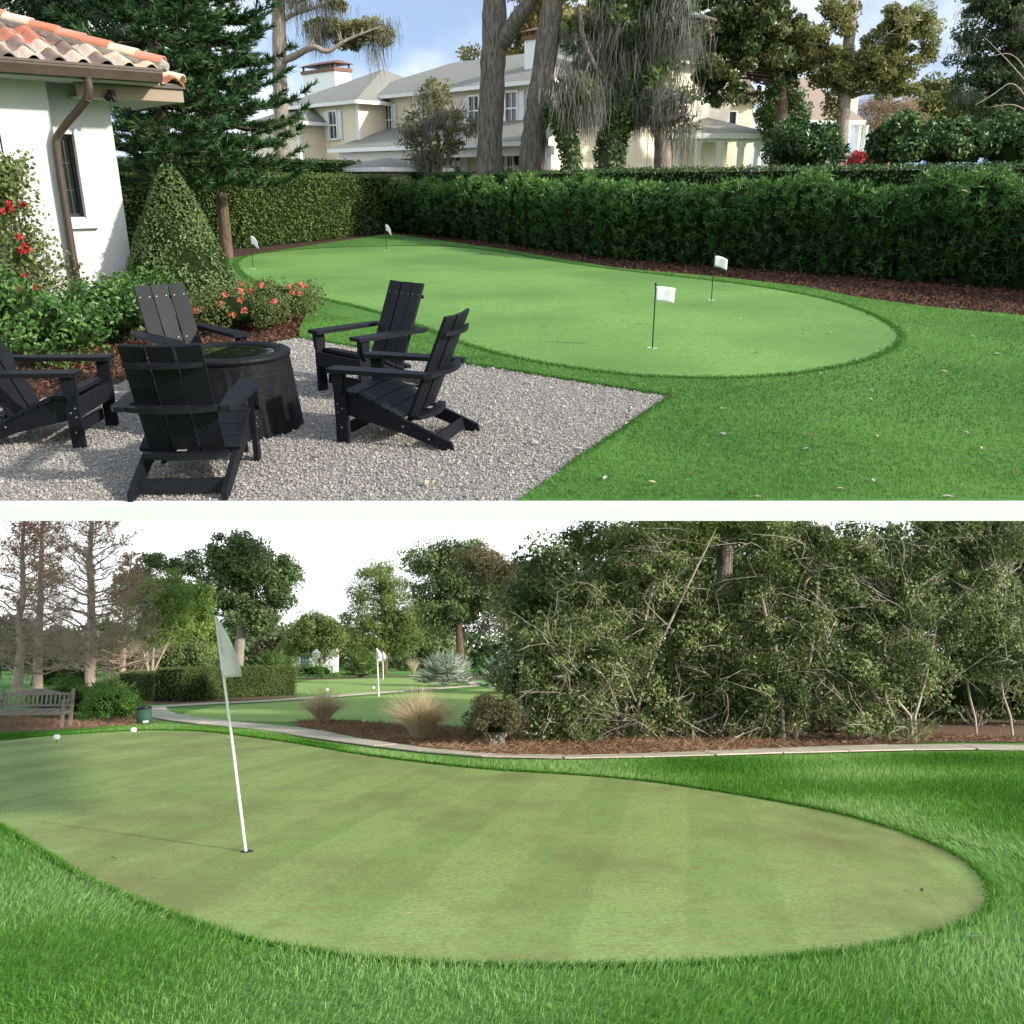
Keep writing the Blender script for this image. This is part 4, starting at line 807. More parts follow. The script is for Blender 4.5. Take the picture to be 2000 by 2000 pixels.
# norfolk pines
M_norf = leafmat('norfolk_needles', (.014, .045, .015), (.034, .09, .028), (.10, .19, .05), .5, .2, .4)
def norfolk(label, px, Y, H, R, seed, tiers=21, low=.17, nb=7):
    r = np.random.default_rng(seed); g = grd(px, Y); t = thing('norfolk_pine', (g[0], g[1], 0), 0, label, 'tree'); mb = MB(); mb.tube([(0, 0, 0), (.03, 0, H * .35), (0, .02, H * .7), (0, 0, H)], [.15, .12, .08, .02], 9)
    Bs, Ds, Ls, Ts = [], [], [], []
    for k in range(tiers):
        f = low + (1 - low) * k / tiers; z = H * f; rr = R * (1 - f) ** .62 * (1 + .12 * r.normal()) * (.75 + .25 * min(1, k / 2)); a0 = r.uniform(0, 6.28)
        for j in range(nb):
            a = a0 + j * 6.283 / nb + r.normal(0, .12); L = rr * r.uniform(.8, 1.15); u = np.array([math.cos(a), math.sin(a), 0]); s = np.linspace(0, 1, 9)[:, None]
            p = u * L * s + np.array([0, 0, 1.0]) * (z - .30 * L * s * (1 - s) * 1.6 + .12 * L * s ** 3 + .0) ; mb.tube(p, np.linspace(.03, .006, 9), 4, False)
            m = int(10 + 7 * L); sp = r.uniform(.12, 1.0, m); side = np.where(r.random(m) < .5, -1, 1)
            bp = np.stack([np.interp(sp, s[:, 0], p[:, i]) for i in range(3)], 1); v = np.array([-u[1], u[0], 0])
            bd = unit(u * .75 + v * side[:, None] * r.uniform(.5, 1.1, (m, 1)) + np.array([0, 0, .28]) + r.normal(0, .12, (m, 3))); bl = (.62 * (1 - .5 * sp) * r.uniform(.6, 1.1, m))[:, None]
            q = 26; w = r.random((m, q, 1)); P0 = bp[:, None] + bd[:, None] * bl[:, None] * w; D = bd[:, None] * 1.0 + r.normal(0, .5, (m, q, 3)) + np.array([0, 0, .22])
            Bs.append(P0.reshape(-1, 3)); Ds.append(D.reshape(-1, 3)); Ts.append(np.repeat(.38 + .35 * (w[..., 0] - .5) + .1 * r.normal(size=(m, 1)), 1, 0).reshape(-1))
    mb.build('trunk', M_bark3, t, smooth=True); Bs, Ds, Ts = map(np.concatenate, (Bs, Ds, Ts)); mb = MB(); blades(mb, Bs, Ds, r.uniform(.13, .24, len(Bs)), .040, tint=Ts, r=r); mb.build('crown', M_norf, t, tint=True); return t
norfolk('dark tiered pine whose trunk shows above the clipped cone', 428, 24, 11.5, 2.7, 21)
norfolk('dark tiered pine rising behind the tile roof', 330, 22.5, 11.0, 2.6, 22)
norfolk('dark tiered pine nearest the pale trunk, upper left', 375, 29, 13.0, 3.1, 23)
g = grd(120, 33); tree('hazy_tree', 'soft grey green tree behind the tile roof', g, [([g] + T_((140, 120, 33), (150, 20, 33), (155, -80, 33)), [.25, .22, .16, .1])], [B_(160, 0, 33, 130, 70), B_(60, -10, 33, 90, 60)], 110, .6, 9000, .13, .06, M_cedar, M_bark, seed=6)
# small moss hung tree before the mansion
g = grd(858, 38); tree('small_oak', 'small sparse olive tree with grey moss before the mansion windows', g, [([g] + T_((858, 300, 38), (852, 250, 38), (848, 190, 38)), [.09, .08, .06, .03])],
    [B_(845, 195, 38, 38, 38), B_(885, 245, 38, 42, 50), B_(815, 265, 38, 36, 45), B_(850, 300, 38, 45, 30)], 110, .30, 2300, .12, .05, M_olive, M_bark2, limbs=[(T_((858, 310, 38), (830, 260, 38), (815, 220, 38)), [.05, .035, .015]), (T_((858, 300, 38), (885, 250, 38), (900, 200, 38)), [.05, .035, .015])], moss=22, mossL=.7, branch=.9, br=.03, seed=7)
# moss draped oak with ivy
g = grd(1190, 33); tree('ivy_oak', 'big leaning oak trunk wrapped in ivy, draped with long grey moss', g, [([g] + T_((1187, 320, 33), (1205, 240, 33), (1222, 170, 33), (1238, 60, 33), (1240, -60, 33), (1238, -150, 33)), [.42, .38, .33, .33, .33, .3, .2])],
    [B_(1240, 60, 33, 100, 80), B_(1320, 40, 33, 60, 60), B_(1150, 100, 33, 55, 60), B_(1290, 200, 33, 60, 60), B_(1250, 140, 33, 70, 70), B_(1330, 220, 33, 40, 40), B_(1240, -60, 33, 150, 50)], 150, .45, 5000, .15, .075, M_oakleaf, M_bark,
    limbs=[(T_((1215, 190, 33), (1170, 150, 32.6), (1140, 90, 32), (1130, 10, 32)), [.16, .12, .09, .05]), (T_((1235, 90, 33), (1290, 60, 32.5), (1350, 30, 32), (1400, 40, 32)), [.18, .13, .09, .04]), (T_((1225, 200, 33), (1290, 240, 32.5), (1340, 225, 32)), [.15, .1, .05])], moss=95, mossL=1.5, ivy=(0, .42, 6000), branch=.5, seed=8)
g = grd(1115, 32); tree('ivy_stump', 'shorter ivy covered trunk left of the moss draped oak', g, [([g] + T_((1118, 320, 32), (1108, 270, 32), (1096, 235, 32), (1080, 215, 32)), [.26, .24, .2, .16, .05])], [B_(1110, 190, 32, 40, 30)], 14, .35, 500, .14, .07, M_olive, M_bark, limbs=[(T_((1104, 260, 32), (1130, 190, 32), (1150, 120, 32)), [.09, .06, .03])], moss=26, mossL=1.3, ivy=(0, .27, 2200), seed=9)
g = grd(1294, 36); tree('pale_oak', 'pale mottled trunk with thick moss standing before the porch columns', g, [([g] + T_((1296, 310, 36), (1292, 250, 36), (1285, 160, 36), (1290, 20, 36)), [.38, .34, .3, .25, .18])], [B_(1300, 60, 36, 60, 60), B_(1260, 200, 36, 40, 40)], 40, .5, 2500, .15, .07, M_oakleaf, M_bark2, moss=34, mossL=1.25, seed=10)
# magnolia
g = grd(1515, 42); tree('magnolia_tree', 'large dense dark glossy tree right of the moss draped oak', g, [([g] + T_((1518, 300, 42), (1530, 200, 42), (1510, 90, 42), (1480, 0, 42)), [.30, .28, .25, .2, .12])],
    [B_(1440, 110, 42, 90, 90), B_(1400, 165, 42, 50, 30), B_(1490, 40, 42, 70, 70), B_(1400, 20, 42, 60, 70), B_(1530, 140, 42, 50, 60), B_(1460, -50, 42, 120, 50)], 200, .5, 12000, .20, .09, M_magn, M_bark3, branch=.4, seed=11)
g = grd(1520, 46); tree('ivy_pine', 'bushy green column shrub hiding a brown trunk beside the brown roof', g, [([g] + T_((1525, 300, 46), (1530, 200, 46), (1540, 150, 46)), [.25, .24, .22, .15])], [B_(1515, 225, 46, 34, 40), B_(1550, 225, 46, 18, 40)], 60, .45, 4500, .13, .06, M_ivy, M_bark3, seed=12)
# right hand tree with open crown
g = grd(1642, 42); tree('live_oak', 'straight mid grey trunk with open sunlit crown before the brown roofed house', g, [([g] + T_((1642, 300, 42), (1648, 200, 42), (1655, 100, 42), (1668, 0, 42), (1672, -90, 42)), [.36, .30, .27, .23, .17, .1])],
    [B_(1740, 60, 42, 50, 40), B_(1790, 40, 42, 45, 22), B_(1720, 125, 42, 65, 40), B_(1600, 110, 42, 45, 38), B_(1560, 70, 42, 50, 30), B_(1660, 155, 42, 70, 26), B_(1650, 30, 42, 40, 30), B_(1800, 95, 42, 25, 22), B_(1760, 165, 42, 40, 25), B_(1640, 200, 42, 20, 22)], 240, .42, 16000, .13, .065, M_olive, M_bark2,
    limbs=[(T_((1652, 140, 42), (1700, 95, 41.5), (1740, 60, 41), (1790, 40, 41)), [.10, .06, .03, .012]), (T_((1650, 170, 42), (1600, 130, 42), (1560, 80, 42)), [.12, .08, .03]), (T_((1662, 60, 42), (1620, 20, 42), (1590, -20, 42)), [.08, .06, .03])], branch=.75, seed=13)
# evergreen mass at the right edge and bare brown branches in it
g = grd(1990, 46); tree('evergreen_tree', 'large grey green evergreen filling the upper right corner', g, [([g] + T_((1985, 280, 46), (1980, 120, 46), (1985, -60, 46)), [.4, .35, .3, .18])],
    [B_(1950, 40, 46, 75, 70), B_(1920, 130, 46, 60, 60), B_(1980, 170, 46, 70, 60), B_(1900, 190, 46, 45, 30), B_(2010, 60, 46, 60, 90), B_(1960, -60, 46, 100, 60), B_(1960, 220, 46, 80, 26)], 260, .5, 17000, .17, .06, M_cedar, M_bark3, branch=.4, moss=25, mossL=.8, seed=14)
g = grd(2030, 40); tree('bare_tree', 'leafless grey branches reaching in from the right edge', g, [([g] + T_((2035, 250, 40), (2040, 100, 40)), [.2, .16, .1])], [], 0, .3, 0, .1, .05, M_olive, M_bark2, limbs=[(T_((2035, 260, 40), (1985, 150, 39), (1940, 185, 39), (1905, 205, 38.5)), [.06, .03, .015, .005]), (T_((2035, 220, 40), (1990, 100, 39), (1930, 110, 39)), [.05, .025, .005]), (T_((2035, 250, 40), (1990, 200, 39), (1930, 210, 39)), [.05, .025, .005]), (T_((2036, 200, 40), (1980, 130, 39), (1920, 70, 39)), [.05, .025, .005])], seed=15)
g = grd(1735, 66); M_bare = nmat('bare_twigs', [(.3, (.26, .20, .155)), (.7, (.42, .34, .27))], 8, .9)
M_brownleaf = leafmat('dry_leaf', (.20, .12, .07), (.34, .24, .16), (.46, .36, .26), .8, .3)
tree('bare_thicket', 'pale brown leafless tree beside the neighbour house', g, [([g] + T_((1735, 300, 66), (1735, 230, 66), (1738, 180, 66)), [.2, .16, .1, .04])], [B_(1735, 210, 66, 55, 50), B_(1700, 235, 66, 30, 35), B_(1775, 235, 66, 35, 30)], 200, .5, 6000, .16, .03, M_brownleaf, M_bare, branch=1.0, seed=16)
g = grd(1820, 72); tree('distant_tree', 'olive rounded tree far off under the gap of blue sky', g, [([g] + T_((1820, 260, 72), (1820, 200, 72)), [.3, .25, .15])], [B_(1825, 210, 72, 45, 45), B_(1790, 225, 72, 30, 35), B_(1870, 215, 72, 45, 45), B_(1905, 240, 72, 50, 30)], 120, .9, 8000, .24, .12, M_olive, M_bark3, seed=17)
g = grd(1400, 75); tree('distant_tree', 'golden tree tops showing behind the mansion chimney', g, [([g] + T_((1010, 200, 75), (1010, 80, 75)), [.4, .35, .2])], [B_(1075, 60, 75, 60, 50), B_(990, 85, 75, 25, 40), B_(925, 108, 75, 18, 28), B_(1140, 40, 75, 50, 40), B_(1060, 0, 75, 60, 30)], 110, 1.0, 7000, .26, .13, leafmat('golden_leaf', (.12, .11, .03), (.22, .19, .05), (.34, .29, .10)), M_bark3, seed=18)
# shrubs beyond the hedge
M_cam = leafmat('camellia_leaf', (.018, .055, .012), (.04, .105, .024), (.13, .22, .065), .35, .25, .5)
def far_bush(label, px, py, Y, rx, ry, n, mat=None, name='round_shrub'):
    c = UP(px, py + 14, Y); s = Y / FPX; bush(name, label, 'shrub', c, (rx * s, rx * s * .8, (ry + 12) * s), n, .20, .11, mat or M_cam, 34, M_core, z0=.3, stems=7, stemmat=M_twig, tvar=.35)
far_bush('rounded dark green shrub between the porch and the live oak', 1568, 288, 36, 66, 44, 4500)
far_bush('dense green shrub behind the hedge, just right of the red azalea', 1762, 282, 34, 58, 50, 4800)
far_bush('dark green shrub in the middle of the three at right', 1868, 282, 34, 62, 46, 4800)
far_bush('dark green shrub at the right edge behind the hedge', 1975, 284, 34, 60, 46, 4500)
far_bush('red flowering azalea behind the hedge by the tree trunk', 1688, 312, 40, 32, 15, 1800, leafmat('azalea_flower', (.25, .03, .03), (.50, .07, .07), (.70, .2, .18)), 'red_azalea')
fn = thing('iron_fence', (UP(1900, 320, 38)[0], 38, 0), 0, 'low black iron picket fence glimpsed beyond the right hedge', 'fence')
for i in range(-32, 33): mb = MB(); mb.box((i * .14, 0, 1.3), (.022, .022, 2.6)); mb.build('picket', M_black, fn)
for z in (.3, 2.4): mb = MB(); mb.box((0, 0, z), (9.2, .03, .04)); mb.build('rail', M_black, fn)
# fallen leaves on turf and gravel
M_fall = [nmat('fallen_leaf_' + k, [(.3, a), (.7, b)], 30, .8) for k, a, b in (('tan', (.36, .27, .17), (.5, .40, .28)), ('brown', (.10, .055, .03), (.2, .11, .06)), ('grey', (.30, .27, .24), (.46, .43, .39)))]
def leaf_me(mat, i):
    rr = np.random.default_rng(i); u = np.linspace(0, 1, 7); w = .017 * np.sin(np.pi * u ** .8) + .0005; z = .012 * np.sin(np.pi * u) * rr.uniform(.5, 1.4); x = (u - .5) * .085
    V = np.concatenate([np.c_[x, w, z + .008], np.c_[x, 0 * x, z], np.c_[x, -w, z + .008]]); Fq = np.array([[i, i + 1, i + 8, i + 7] for i in range(6)] + [[i + 7, i + 8, i + 15, i + 14] for i in range(6)])
    mb = MB(); mb.add(V, Fq); me = mb.mesh('fallen_leaf', True); me.materials.append(mat); return me
LM = [leaf_me(m, i) for i, m in enumerate(M_fall)]
def leaf_at(G, pts, z, label, group, sc=1.0):
    for i, (px, py) in enumerate(pts):
        p = G(px, py); o = obj('fallen_leaf', LM[i % 3], None, None, (p[0], p[1], z)); o.rotation_euler = (R_.uniform(-.2, .2), R_.uniform(-.2, .2), R_.uniform(0, 6.28)); s = sc * R_.uniform(.7, 1.15); o.scale = (s, s, s); tag(o, label, 'leaf', group)
up_l = [(1225, 836), (1165, 902), (1182, 943), (1272, 952), (1347, 934), (1411, 856), (1410, 806), (1313, 780), (1330, 740), (1478, 980), (1583, 858), (1573, 885), (1640, 965), (1700, 895), (1705, 948), (1713, 860), (1770, 830), (1885, 853), (1913, 884), (1978, 931), (1948, 697), (1843, 733), (1935, 740), (1700, 770), (1700, 787), (1545, 738), (1600, 735), (1900, 663), (1922, 663), (1990, 655), (1770, 632), (1792, 642), (1670, 708), (1714, 694), (1475, 695), (1250, 637), (1218, 630), (1062, 642), (1217, 575), (1448, 628), (1358, 602), (1618, 638), (1574, 647), (1700, 632), (1735, 656), (1620, 655), (985, 690), (930, 672), (1110, 512), (700, 484), (1132, 886), (1120, 880), (1430, 985 - 10), (1850, 980), (620, 620)]
leaf_at(UG, up_l, .03, 'small dry leaf lying on the bright turf', 'fallen leaves scattered on the upper lawn', .85)
leaf_at(UG, [(748, 880), (615, 900), (1130, 885), (835, 950), (1002, 890), (1045, 870)], .018, 'small dry leaf lying on the gravel', 'fallen leaves scattered on the gravel', 1.0)
# ================================================================== LOWER GARDEN (level lawn)
UPPER[0] = False
L2 = lambda *pts: [tuple(LG(*p)[:2]) for p in pts]
M_rough = nmat('rough_grass', [(.25, (.055, .16, .018)), (.5, (.095, .245, .03)), (.78, (.15, .32, .05))], 22, .9, .6, 70, big=(.35, (.14, .27, .06), .4))
M_blade = leafmat('grass_blade', (.035, .14, .012), (.10, .275, .030), (.31, .48, .17), .65, .35, .12)
def stripes(name, ang, wdt, stops, amt, brown):
    """close mown turf: nap laid in alternate strips, thin worn patches"""
    m, Nn, K, b = newmat(name); tcn = Nn.new('ShaderNodeTexCoord'); mp = Nn.new('ShaderNodeMapping'); mp.inputs['Rotation'].default_value = (0, 0, ang); K.new(tcn.outputs['Object'], mp.inputs[0])
    def noise(sc, det, src=None, st=None):
        n1 = Nn.new('ShaderNodeTexNoise'); n1.inputs['Scale'].default_value = sc; n1.inputs['Detail'].default_value = det; n1.inputs['Roughness'].default_value = .6
        if st: q = Nn.new('ShaderNodeMapping'); q.inputs['Scale'].default_value = st; K.new(src or tcn.outputs['Object'], q.inputs[0]); K.new(q.outputs[0], n1.inputs['Vector'])
        else: K.new(src or tcn.outputs['Object'], n1.inputs['Vector'])
        return n1.outputs[0]
    r = ramp(Nn, stops); K.new(noise(22, 14), r.inputs[0]); col = r.outputs[0]
    sp = Nn.new('ShaderNodeSeparateXYZ'); K.new(mp.outputs[0], sp.inputs[0]); ad = Nn.new('ShaderNodeMath'); ad.operation = 'MULTIPLY_ADD'; K.new(noise(.8, 2), ad.inputs[0]); ad.inputs[1].default_value = .14; K.new(sp.outputs['X'], ad.inputs[2])
    dv = Nn.new('ShaderNodeMath'); dv.operation = 'MULTIPLY'; dv.inputs[1].default_value = math.pi / wdt; K.new(ad.outputs[0], dv.inputs[0]); sn = Nn.new('ShaderNodeMath'); sn.operation = 'SINE'; K.new(dv.outputs[0], sn.inputs[0])
    mr_ = Nn.new('ShaderNodeMapRange'); mr_.interpolation_type = 'SMOOTHSTEP'; mr_.inputs[1].default_value = -.16; mr_.inputs[2].default_value = .16; mr_.inputs[3].default_value = 0; mr_.inputs[4].default_value = amt; K.new(sn.outputs[0], mr_.inputs[0])
    def mix(f, c, B):
        mx = Nn.new('ShaderNodeMix'); mx.data_type = 'RGBA'; K.new(f, mx.inputs['Factor']); K.new(c, mx.inputs['A']); mx.inputs['B'].default_value = (*B, 1); return mx.outputs['Result']
    col = mix(mr_.outputs[0], col, (.15, .25, .055))
    for sc, B, a, lo, hi, st in ((.45, brown, .7, .46, .66, (1, .8, 1)), (.9, (.38, .44, .17), .55, .5, .70, (1.3, .7, 1)), (3.5, brown, .4, .5, .75, None), (28, (.16, .15, .06), .5, .5, .78, None)):
        rr = ramp(Nn, [(lo, (0, 0, 0)), (hi, (a,) * 3)]); K.new(noise(sc, 4, None, st), rr.inputs[0]); col = mix(rr.outputs[0], col, B)
    K.new(col, b.inputs['Base Color']); b.inputs['Roughness'].default_value = .9; b.inputs['Specular IOR Level'].default_value = .2
    bp = Nn.new('ShaderNodeBump'); bp.inputs['Strength'].default_value = .5; bp.inputs['Distance'].default_value = .008; K.new(noise(170, 4), bp.inputs['Height']); K.new(bp.outputs[0], b.inputs['Normal'])
    return m
M_mown = stripes('mown_green', math.radians(11), .66, [(.3, (.225, .325, .09)), (.5, (.295, .40, .13)), (.72, (.385, .48, .175))], .34, (.21, .195, .08))
M_mown2 = nmat('far_mown_green', [(.3, (.25, .39, .09)), (.7, (.33, .47, .13))], 3, .9, .2, 60, stretch=(.5, 2.5, 1))
M_straw = nmat('pine_straw', [(.3, (.13, .075, .048)), (.7, (.27, .17, .11))], 24, .95, .8, 60)
M_needle = leafmat('straw_needle', (.12, .06, .035), (.26, .155, .095), (.42, .28, .18), .85, 0, .2)
M_paving = nmat('path_concrete', [(.3, (.50, .44, .37)), (.7, (.66, .59, .50))], 3, .9, .4, 40, big=(1.2, (.42, .37, .31), .5))
sheet('rough_lawn', [(-400, -12), (400, -12), (400, 700), (-400, 700)], 0, M_rough)
g1px = [(0, 1612), (-150, 1560), (-300, 1500), (-200, 1465), (0, 1447), (100, 1437), (270, 1426), (400, 1428), (500, 1441), (600, 1455), (700, 1474), (900, 1499), (1000, 1507), (1100, 1512), (1250, 1524), (1400, 1545), (1600, 1580), (1720, 1610), (1830, 1650), (1900, 1688), (1940, 1735), (1938, 1775), (1880, 1812), (1760, 1845), (1600, 1868), (1400, 1884), (1200, 1890), (1000, 1890), (800, 1882), (640, 1866), (500, 1842), (400, 1812), (300, 1775), (200, 1735), (120, 1690), (50, 1645)]
G1 = smooth_closed(L2(*g1px), 2); sheet('mown_green', G1, .004, M_mown)
sheet('far_green', smooth_closed(L2((330, 1398), (480, 1411), (640, 1409), (870, 1418), (960, 1420), (1060, 1360), (1010, 1341), (850, 1352), (700, 1361), (560, 1371), (420, 1379)), 2), .004, M_mown2)
sheet('distant_green', smooth_closed(L2((560, 1352), (640, 1359), (800, 1347), (900, 1338), (880, 1328), (780, 1323), (650, 1323), (570, 1333)), 2), .004, M_mown2)
bedA = smooth_closed(L2((561, 1417), (600, 1406), (700, 1411), (870, 1420), (930, 1423), (1010, 1405), (1060, 1400), (1060, 1480), (938, 1477), (871, 1467), (736, 1447), (656, 1432)), 1)
bedB = L2((1010, 1402), (2200, 1372), (2200, 1452), (1854, 1450), (1649, 1458), (1450, 1469), (1120, 1480), (1010, 1480))
bedC = L2((-80, 1430), (60, 1429), (125, 1425), (280, 1421), (308, 1412), (270, 1396), (-80, 1396))
bedD = L2((575, 1324), (900, 1318), (1060, 1316), (1060, 1332), (930, 1328), (850, 1321), (600, 1328))
bedE = L2((230, 1374), (360, 1376), (580, 1362), (580, 1356), (230, 1364))
for i, (b, z) in enumerate(((bedA, .008), (bedB, .012), (bedC, .008), (bedD, .012), (bedE, .012))): sheet('pine_straw_bed', b, z, M_straw)
n = 26000; q = np.concatenate([pick(bedA, 9000), pick([p for p in bedB if p[0] < 13], 13000, lambda q: np.clip(17 / q[:, 1], 0, 1) ** 2), pick(bedC, 4000)]); D = rng.normal(0, 1, (len(q), 3)); D[:, 2] = np.abs(D[:, 2]) * .35
mb = MB(); blades(mb, np.c_[q, rng.uniform(.012, .05, len(q))], D, rng.uniform(.10, .24, len(q)), .012, tint=.5 + .25 * vnoise(q, 1.1, 8)); tag(mb.build('pine_straw', M_needle, tint=True), 'reddish brown pine straw in the beds along the path', 'pine straw', kind='stuff')
# paths of single slabs
def path(name, px, w, ln, z=.02, ws=None):
    c = smooth_open(np.array(L2(*px)), 2); seg = np.linalg.norm(np.diff(c, axis=0), axis=1); T = seg.sum(); k = int(T / ln)
    base = None; t = np.linspace(0, 1, k + 1); pos, d = along(c, np.clip(t, 0, 1)); nl = np.stack([-d[:, 1], d[:, 0]], 1)
    W_ = np.full(k + 1, w) if ws is None else np.interp(np.linspace(0, 1, k + 1), np.linspace(0, 1, len(ws)), ws)
    nl = nl * (W_ / w)[:, None]
    bs = MB(); L_ = np.c_[pos + nl * (w / 2 + .03), np.full(k + 1, z - .006)]; R2 = np.c_[pos - nl * (w / 2 + .03), np.full(k + 1, z - .006)]; bs.add(np.concatenate([L_, R2]), np.array([[i, k + 1 + i, k + 2 + i, i + 1] for i in range(k)])); base = tag(bs.build(name, M_straw), kind='structure')
    for i in range(k):
        g = .012; a, b = pos[i] + d[i] * g, pos[i + 1] - d[i] * g; poly = [a + nl[i] * w / 2, a - nl[i] * w / 2, b - nl[i + 1] * w / 2, b + nl[i + 1] * w / 2]; poly = [p + rng.normal(0, .012, 2) for p in poly]
        mb = MB(); dz = rng.uniform(-.002, .006); mb.prism(poly[::-1] if False else poly, z - .004, z + .014 + dz); mb.build('paving_slab', M_paving, base)
path('garden_path', [(292, 1384), (300, 1397), (400, 1412), (548, 1424), (645, 1442), (736, 1456), (871, 1473), (1000, 1481), (1120, 1481), (1300, 1477), (1450, 1471), (1649, 1465), (1854, 1460), (2000, 1463), (2200, 1468)], 1.0, 1.3, ws=(1.0, 1.0, 1.0, 1.0, 1.0, .95, .8, .55, .42, .42, .5, .7, .85, .9, .9))
path('back_path', [(296, 1382), (388, 1376), (560, 1368.5), (660, 1359), (800, 1349), (925, 1339.5), (1010, 1335)], .9, 2.4, .02)
path('branch_path', [(935, 1337), (910, 1330), (850, 1322.5), (800, 1319.5)], 1.0, 2.6, .026)
# rough grass blades
def grass(name, label, poly, n, hgt, wid, bendy, dens=None, z=0.0, t0=.45, excl=()):
    q = pick(poly, n, dens); k = np.ones(len(q), bool)
    for e in excl: k &= ~inside(np.array(e), q[:, 0], q[:, 1])
    q = q[k]; n = len(q); v1, v2 = vnoise(q, .75, 21), vnoise(q, .75, 22); lean = np.stack([v1, v2], 1) * 1.3 + rng.normal(0, .35, (n, 2)); D = np.c_[lean * .55, np.ones(n)]
    patch = vnoise(q, .7, 23); L = hgt * rng.uniform(.55, 1.2, n) * (1 + .15 * patch)  # patch also tints the blades: sheen of combed grass painted into their colour
    mb = MB(); bd = np.c_[lean * 1.1, np.full(n, -.25)] if bendy else None; blades(mb, np.c_[q, np.full(n, z)], D, L, wid, tint=t0 + .85 * patch, bend=bd); return tag(mb.build(name, M_blade, tint=True), label, 'grass', kind='stuff')
near = [(-3.2, 3.2), (3.2, 3.2), (4.6, 6.2), (4.8, 8.6), (3.4, 11.5), (2.2, 13.4), (-.2, 5.6), (-5.6, 10.2), (-6.2, 9.6)]
grass('rough_grass', 'long shaggy green rough in the foreground round the mown green', near, 95000, .068, .0052, True, lambda q: np.clip(4.6 / q[:, 1], 0, 1) ** 1.5, excl=(G1,))
far_r = [(1.0, 13.0), (3.6, 10.4), (4.7, 6.5), (12, 15.5), (9.5, 16.6), (5.2, 15.8), (1.5, 15.2)]
grass('lawn_grass', 'bright green lawn between the mown green and the path at right', far_r, 70000, .07, .010, False, lambda q: np.clip(9 / q[:, 1], 0, 1), excl=(G1,), t0=.5)
band = L2((-60, 1447), (100, 1437), (270, 1426), (400, 1428), (500, 1441), (700, 1474), (900, 1499), (1100, 1513), (1200, 1519), (1200, 1487), (1000, 1489), (871, 1483), (736, 1468), (635, 1453), (534, 1431), (400, 1419), (290, 1415), (100, 1430), (-60, 1436))
grass('fringe_grass', 'strip of taller grass between the mown green and the path', band, 26000, .06, .014, False, excl=(G1,), t0=.42)
mb = MB(); G1c = np.concatenate([G1, G1[:1]])
edge_pile(G1c, .02, 22000, .055, 'green_collar', 'ragged grass edge round the mown green', M_blade, .002, .35)

# --- flagsticks
def flagstick(label, base, top, r, cloth):
    t = thing('flagstick', tuple(base), 0, label, 'flag', 'white flagsticks on the greens'); e = np.array(top) - np.array(base)
    mb = MB(); mb.tube([(0, 0, -.05), e * .5, e], [r, r * .95, r * .8], 10); mb.build('pole', M_cup, t, smooth=True)
    mb = MB(); mb.tube([e, e + unit(e) * r * 2.4], r * 1.25, 8); mb.build('cap', M_black, t)
    nu, nv = 13, 15; V = []
    for i in range(nu):
        for j in range(nv):
            u, v = i / (nu - 1), j / (nv - 1); w = cloth * (.10 + 1.0 * min(1, v / .86) ** 1.0) * (1 if v < .86 else 1 - .25 * (v - .86) / .14 * (1 - u)); p = e * (.992 - .262 * v * (1 - .10 * u))
            x = (u - .16) * w * .92; f = (.26 * math.sin(7.5 * u + 2.2 * v) + .10 * math.sin(15 * u - 5 * v)) * cloth * min(1, v * 2.2); V.append(p + np.array([x, f - .012, -.05 * u * v * (1 if v > .8 else .5)]))
    Fq = np.array([[i * nv + j, (i + 1) * nv + j, (i + 1) * nv + j + 1, i * nv + j + 1] for i in range(nu - 1) for j in range(nv - 1)]); mb = MB(); mb.add(V, Fq); f = mb.build('flag', M_flag, t, smooth=True); md = f.modifiers.new('thick', 'SOLIDIFY'); md.thickness = .002
    mb = MB(); mb.lathe([(.058, .001), (.054, .0045), (.001, .0045)], 24); mb.build('cup', plain('dark_cup', (.03, .022, .016), .9), t); return t
fb = LG(482, 1664); fb[2] = .004; flagstick('leaning white flagstick with hanging white flag in the foreground', fb, LP(421, 1202, fb[1]), .013, .215)
fb = LG(740, 1361); fb[2] = .004; flagstick('far white flagstick on the second green, the nearer of the pair', fb, LP(736, 1266, fb[1]), .03, .40)
fb = LG(748.5, 1327); fb[2] = .004; flagstick('farthest white flagstick, its flag just right of another', fb, LP(747.5, 1272, fb[1]), .035, .42)
# --- round white markers on wires
def marker(px, py, label, r=.066):
    b = LG(px, py); t = thing('round_marker', (b[0], b[1], .004), 0, label, 'marker', 'round white markers on the greens'); mb = MB(); mb.tube([(0, 0, 0), (0, 0, .07)], .004, 6); mb.build('stake', M_black, t)
    a = np.linspace(-math.pi / 2, math.pi / 2, 9); mb = MB(); mb.lathe([(max(.001, r * math.cos(q)), .062 + r * .85 * (1 + math.sin(q))) for q in a], 16); mb.build('ball', M_cup, t, smooth=True)
marker(110, 1452, 'round white marker at the far left of the near green'); marker(260, 1437, 'round white marker near the tilted green bin')
marker(638, 1353, 'small round white marker on the distant green, left one', .09); marker(729, 1349, 'small round white marker just left of the far flagstick', .09)
marker(677, 1319.5, 'tiny round white marker at the far bed, left one', .13); marker(724, 1319.5, 'tiny round white marker at the far bed, right one', .13)
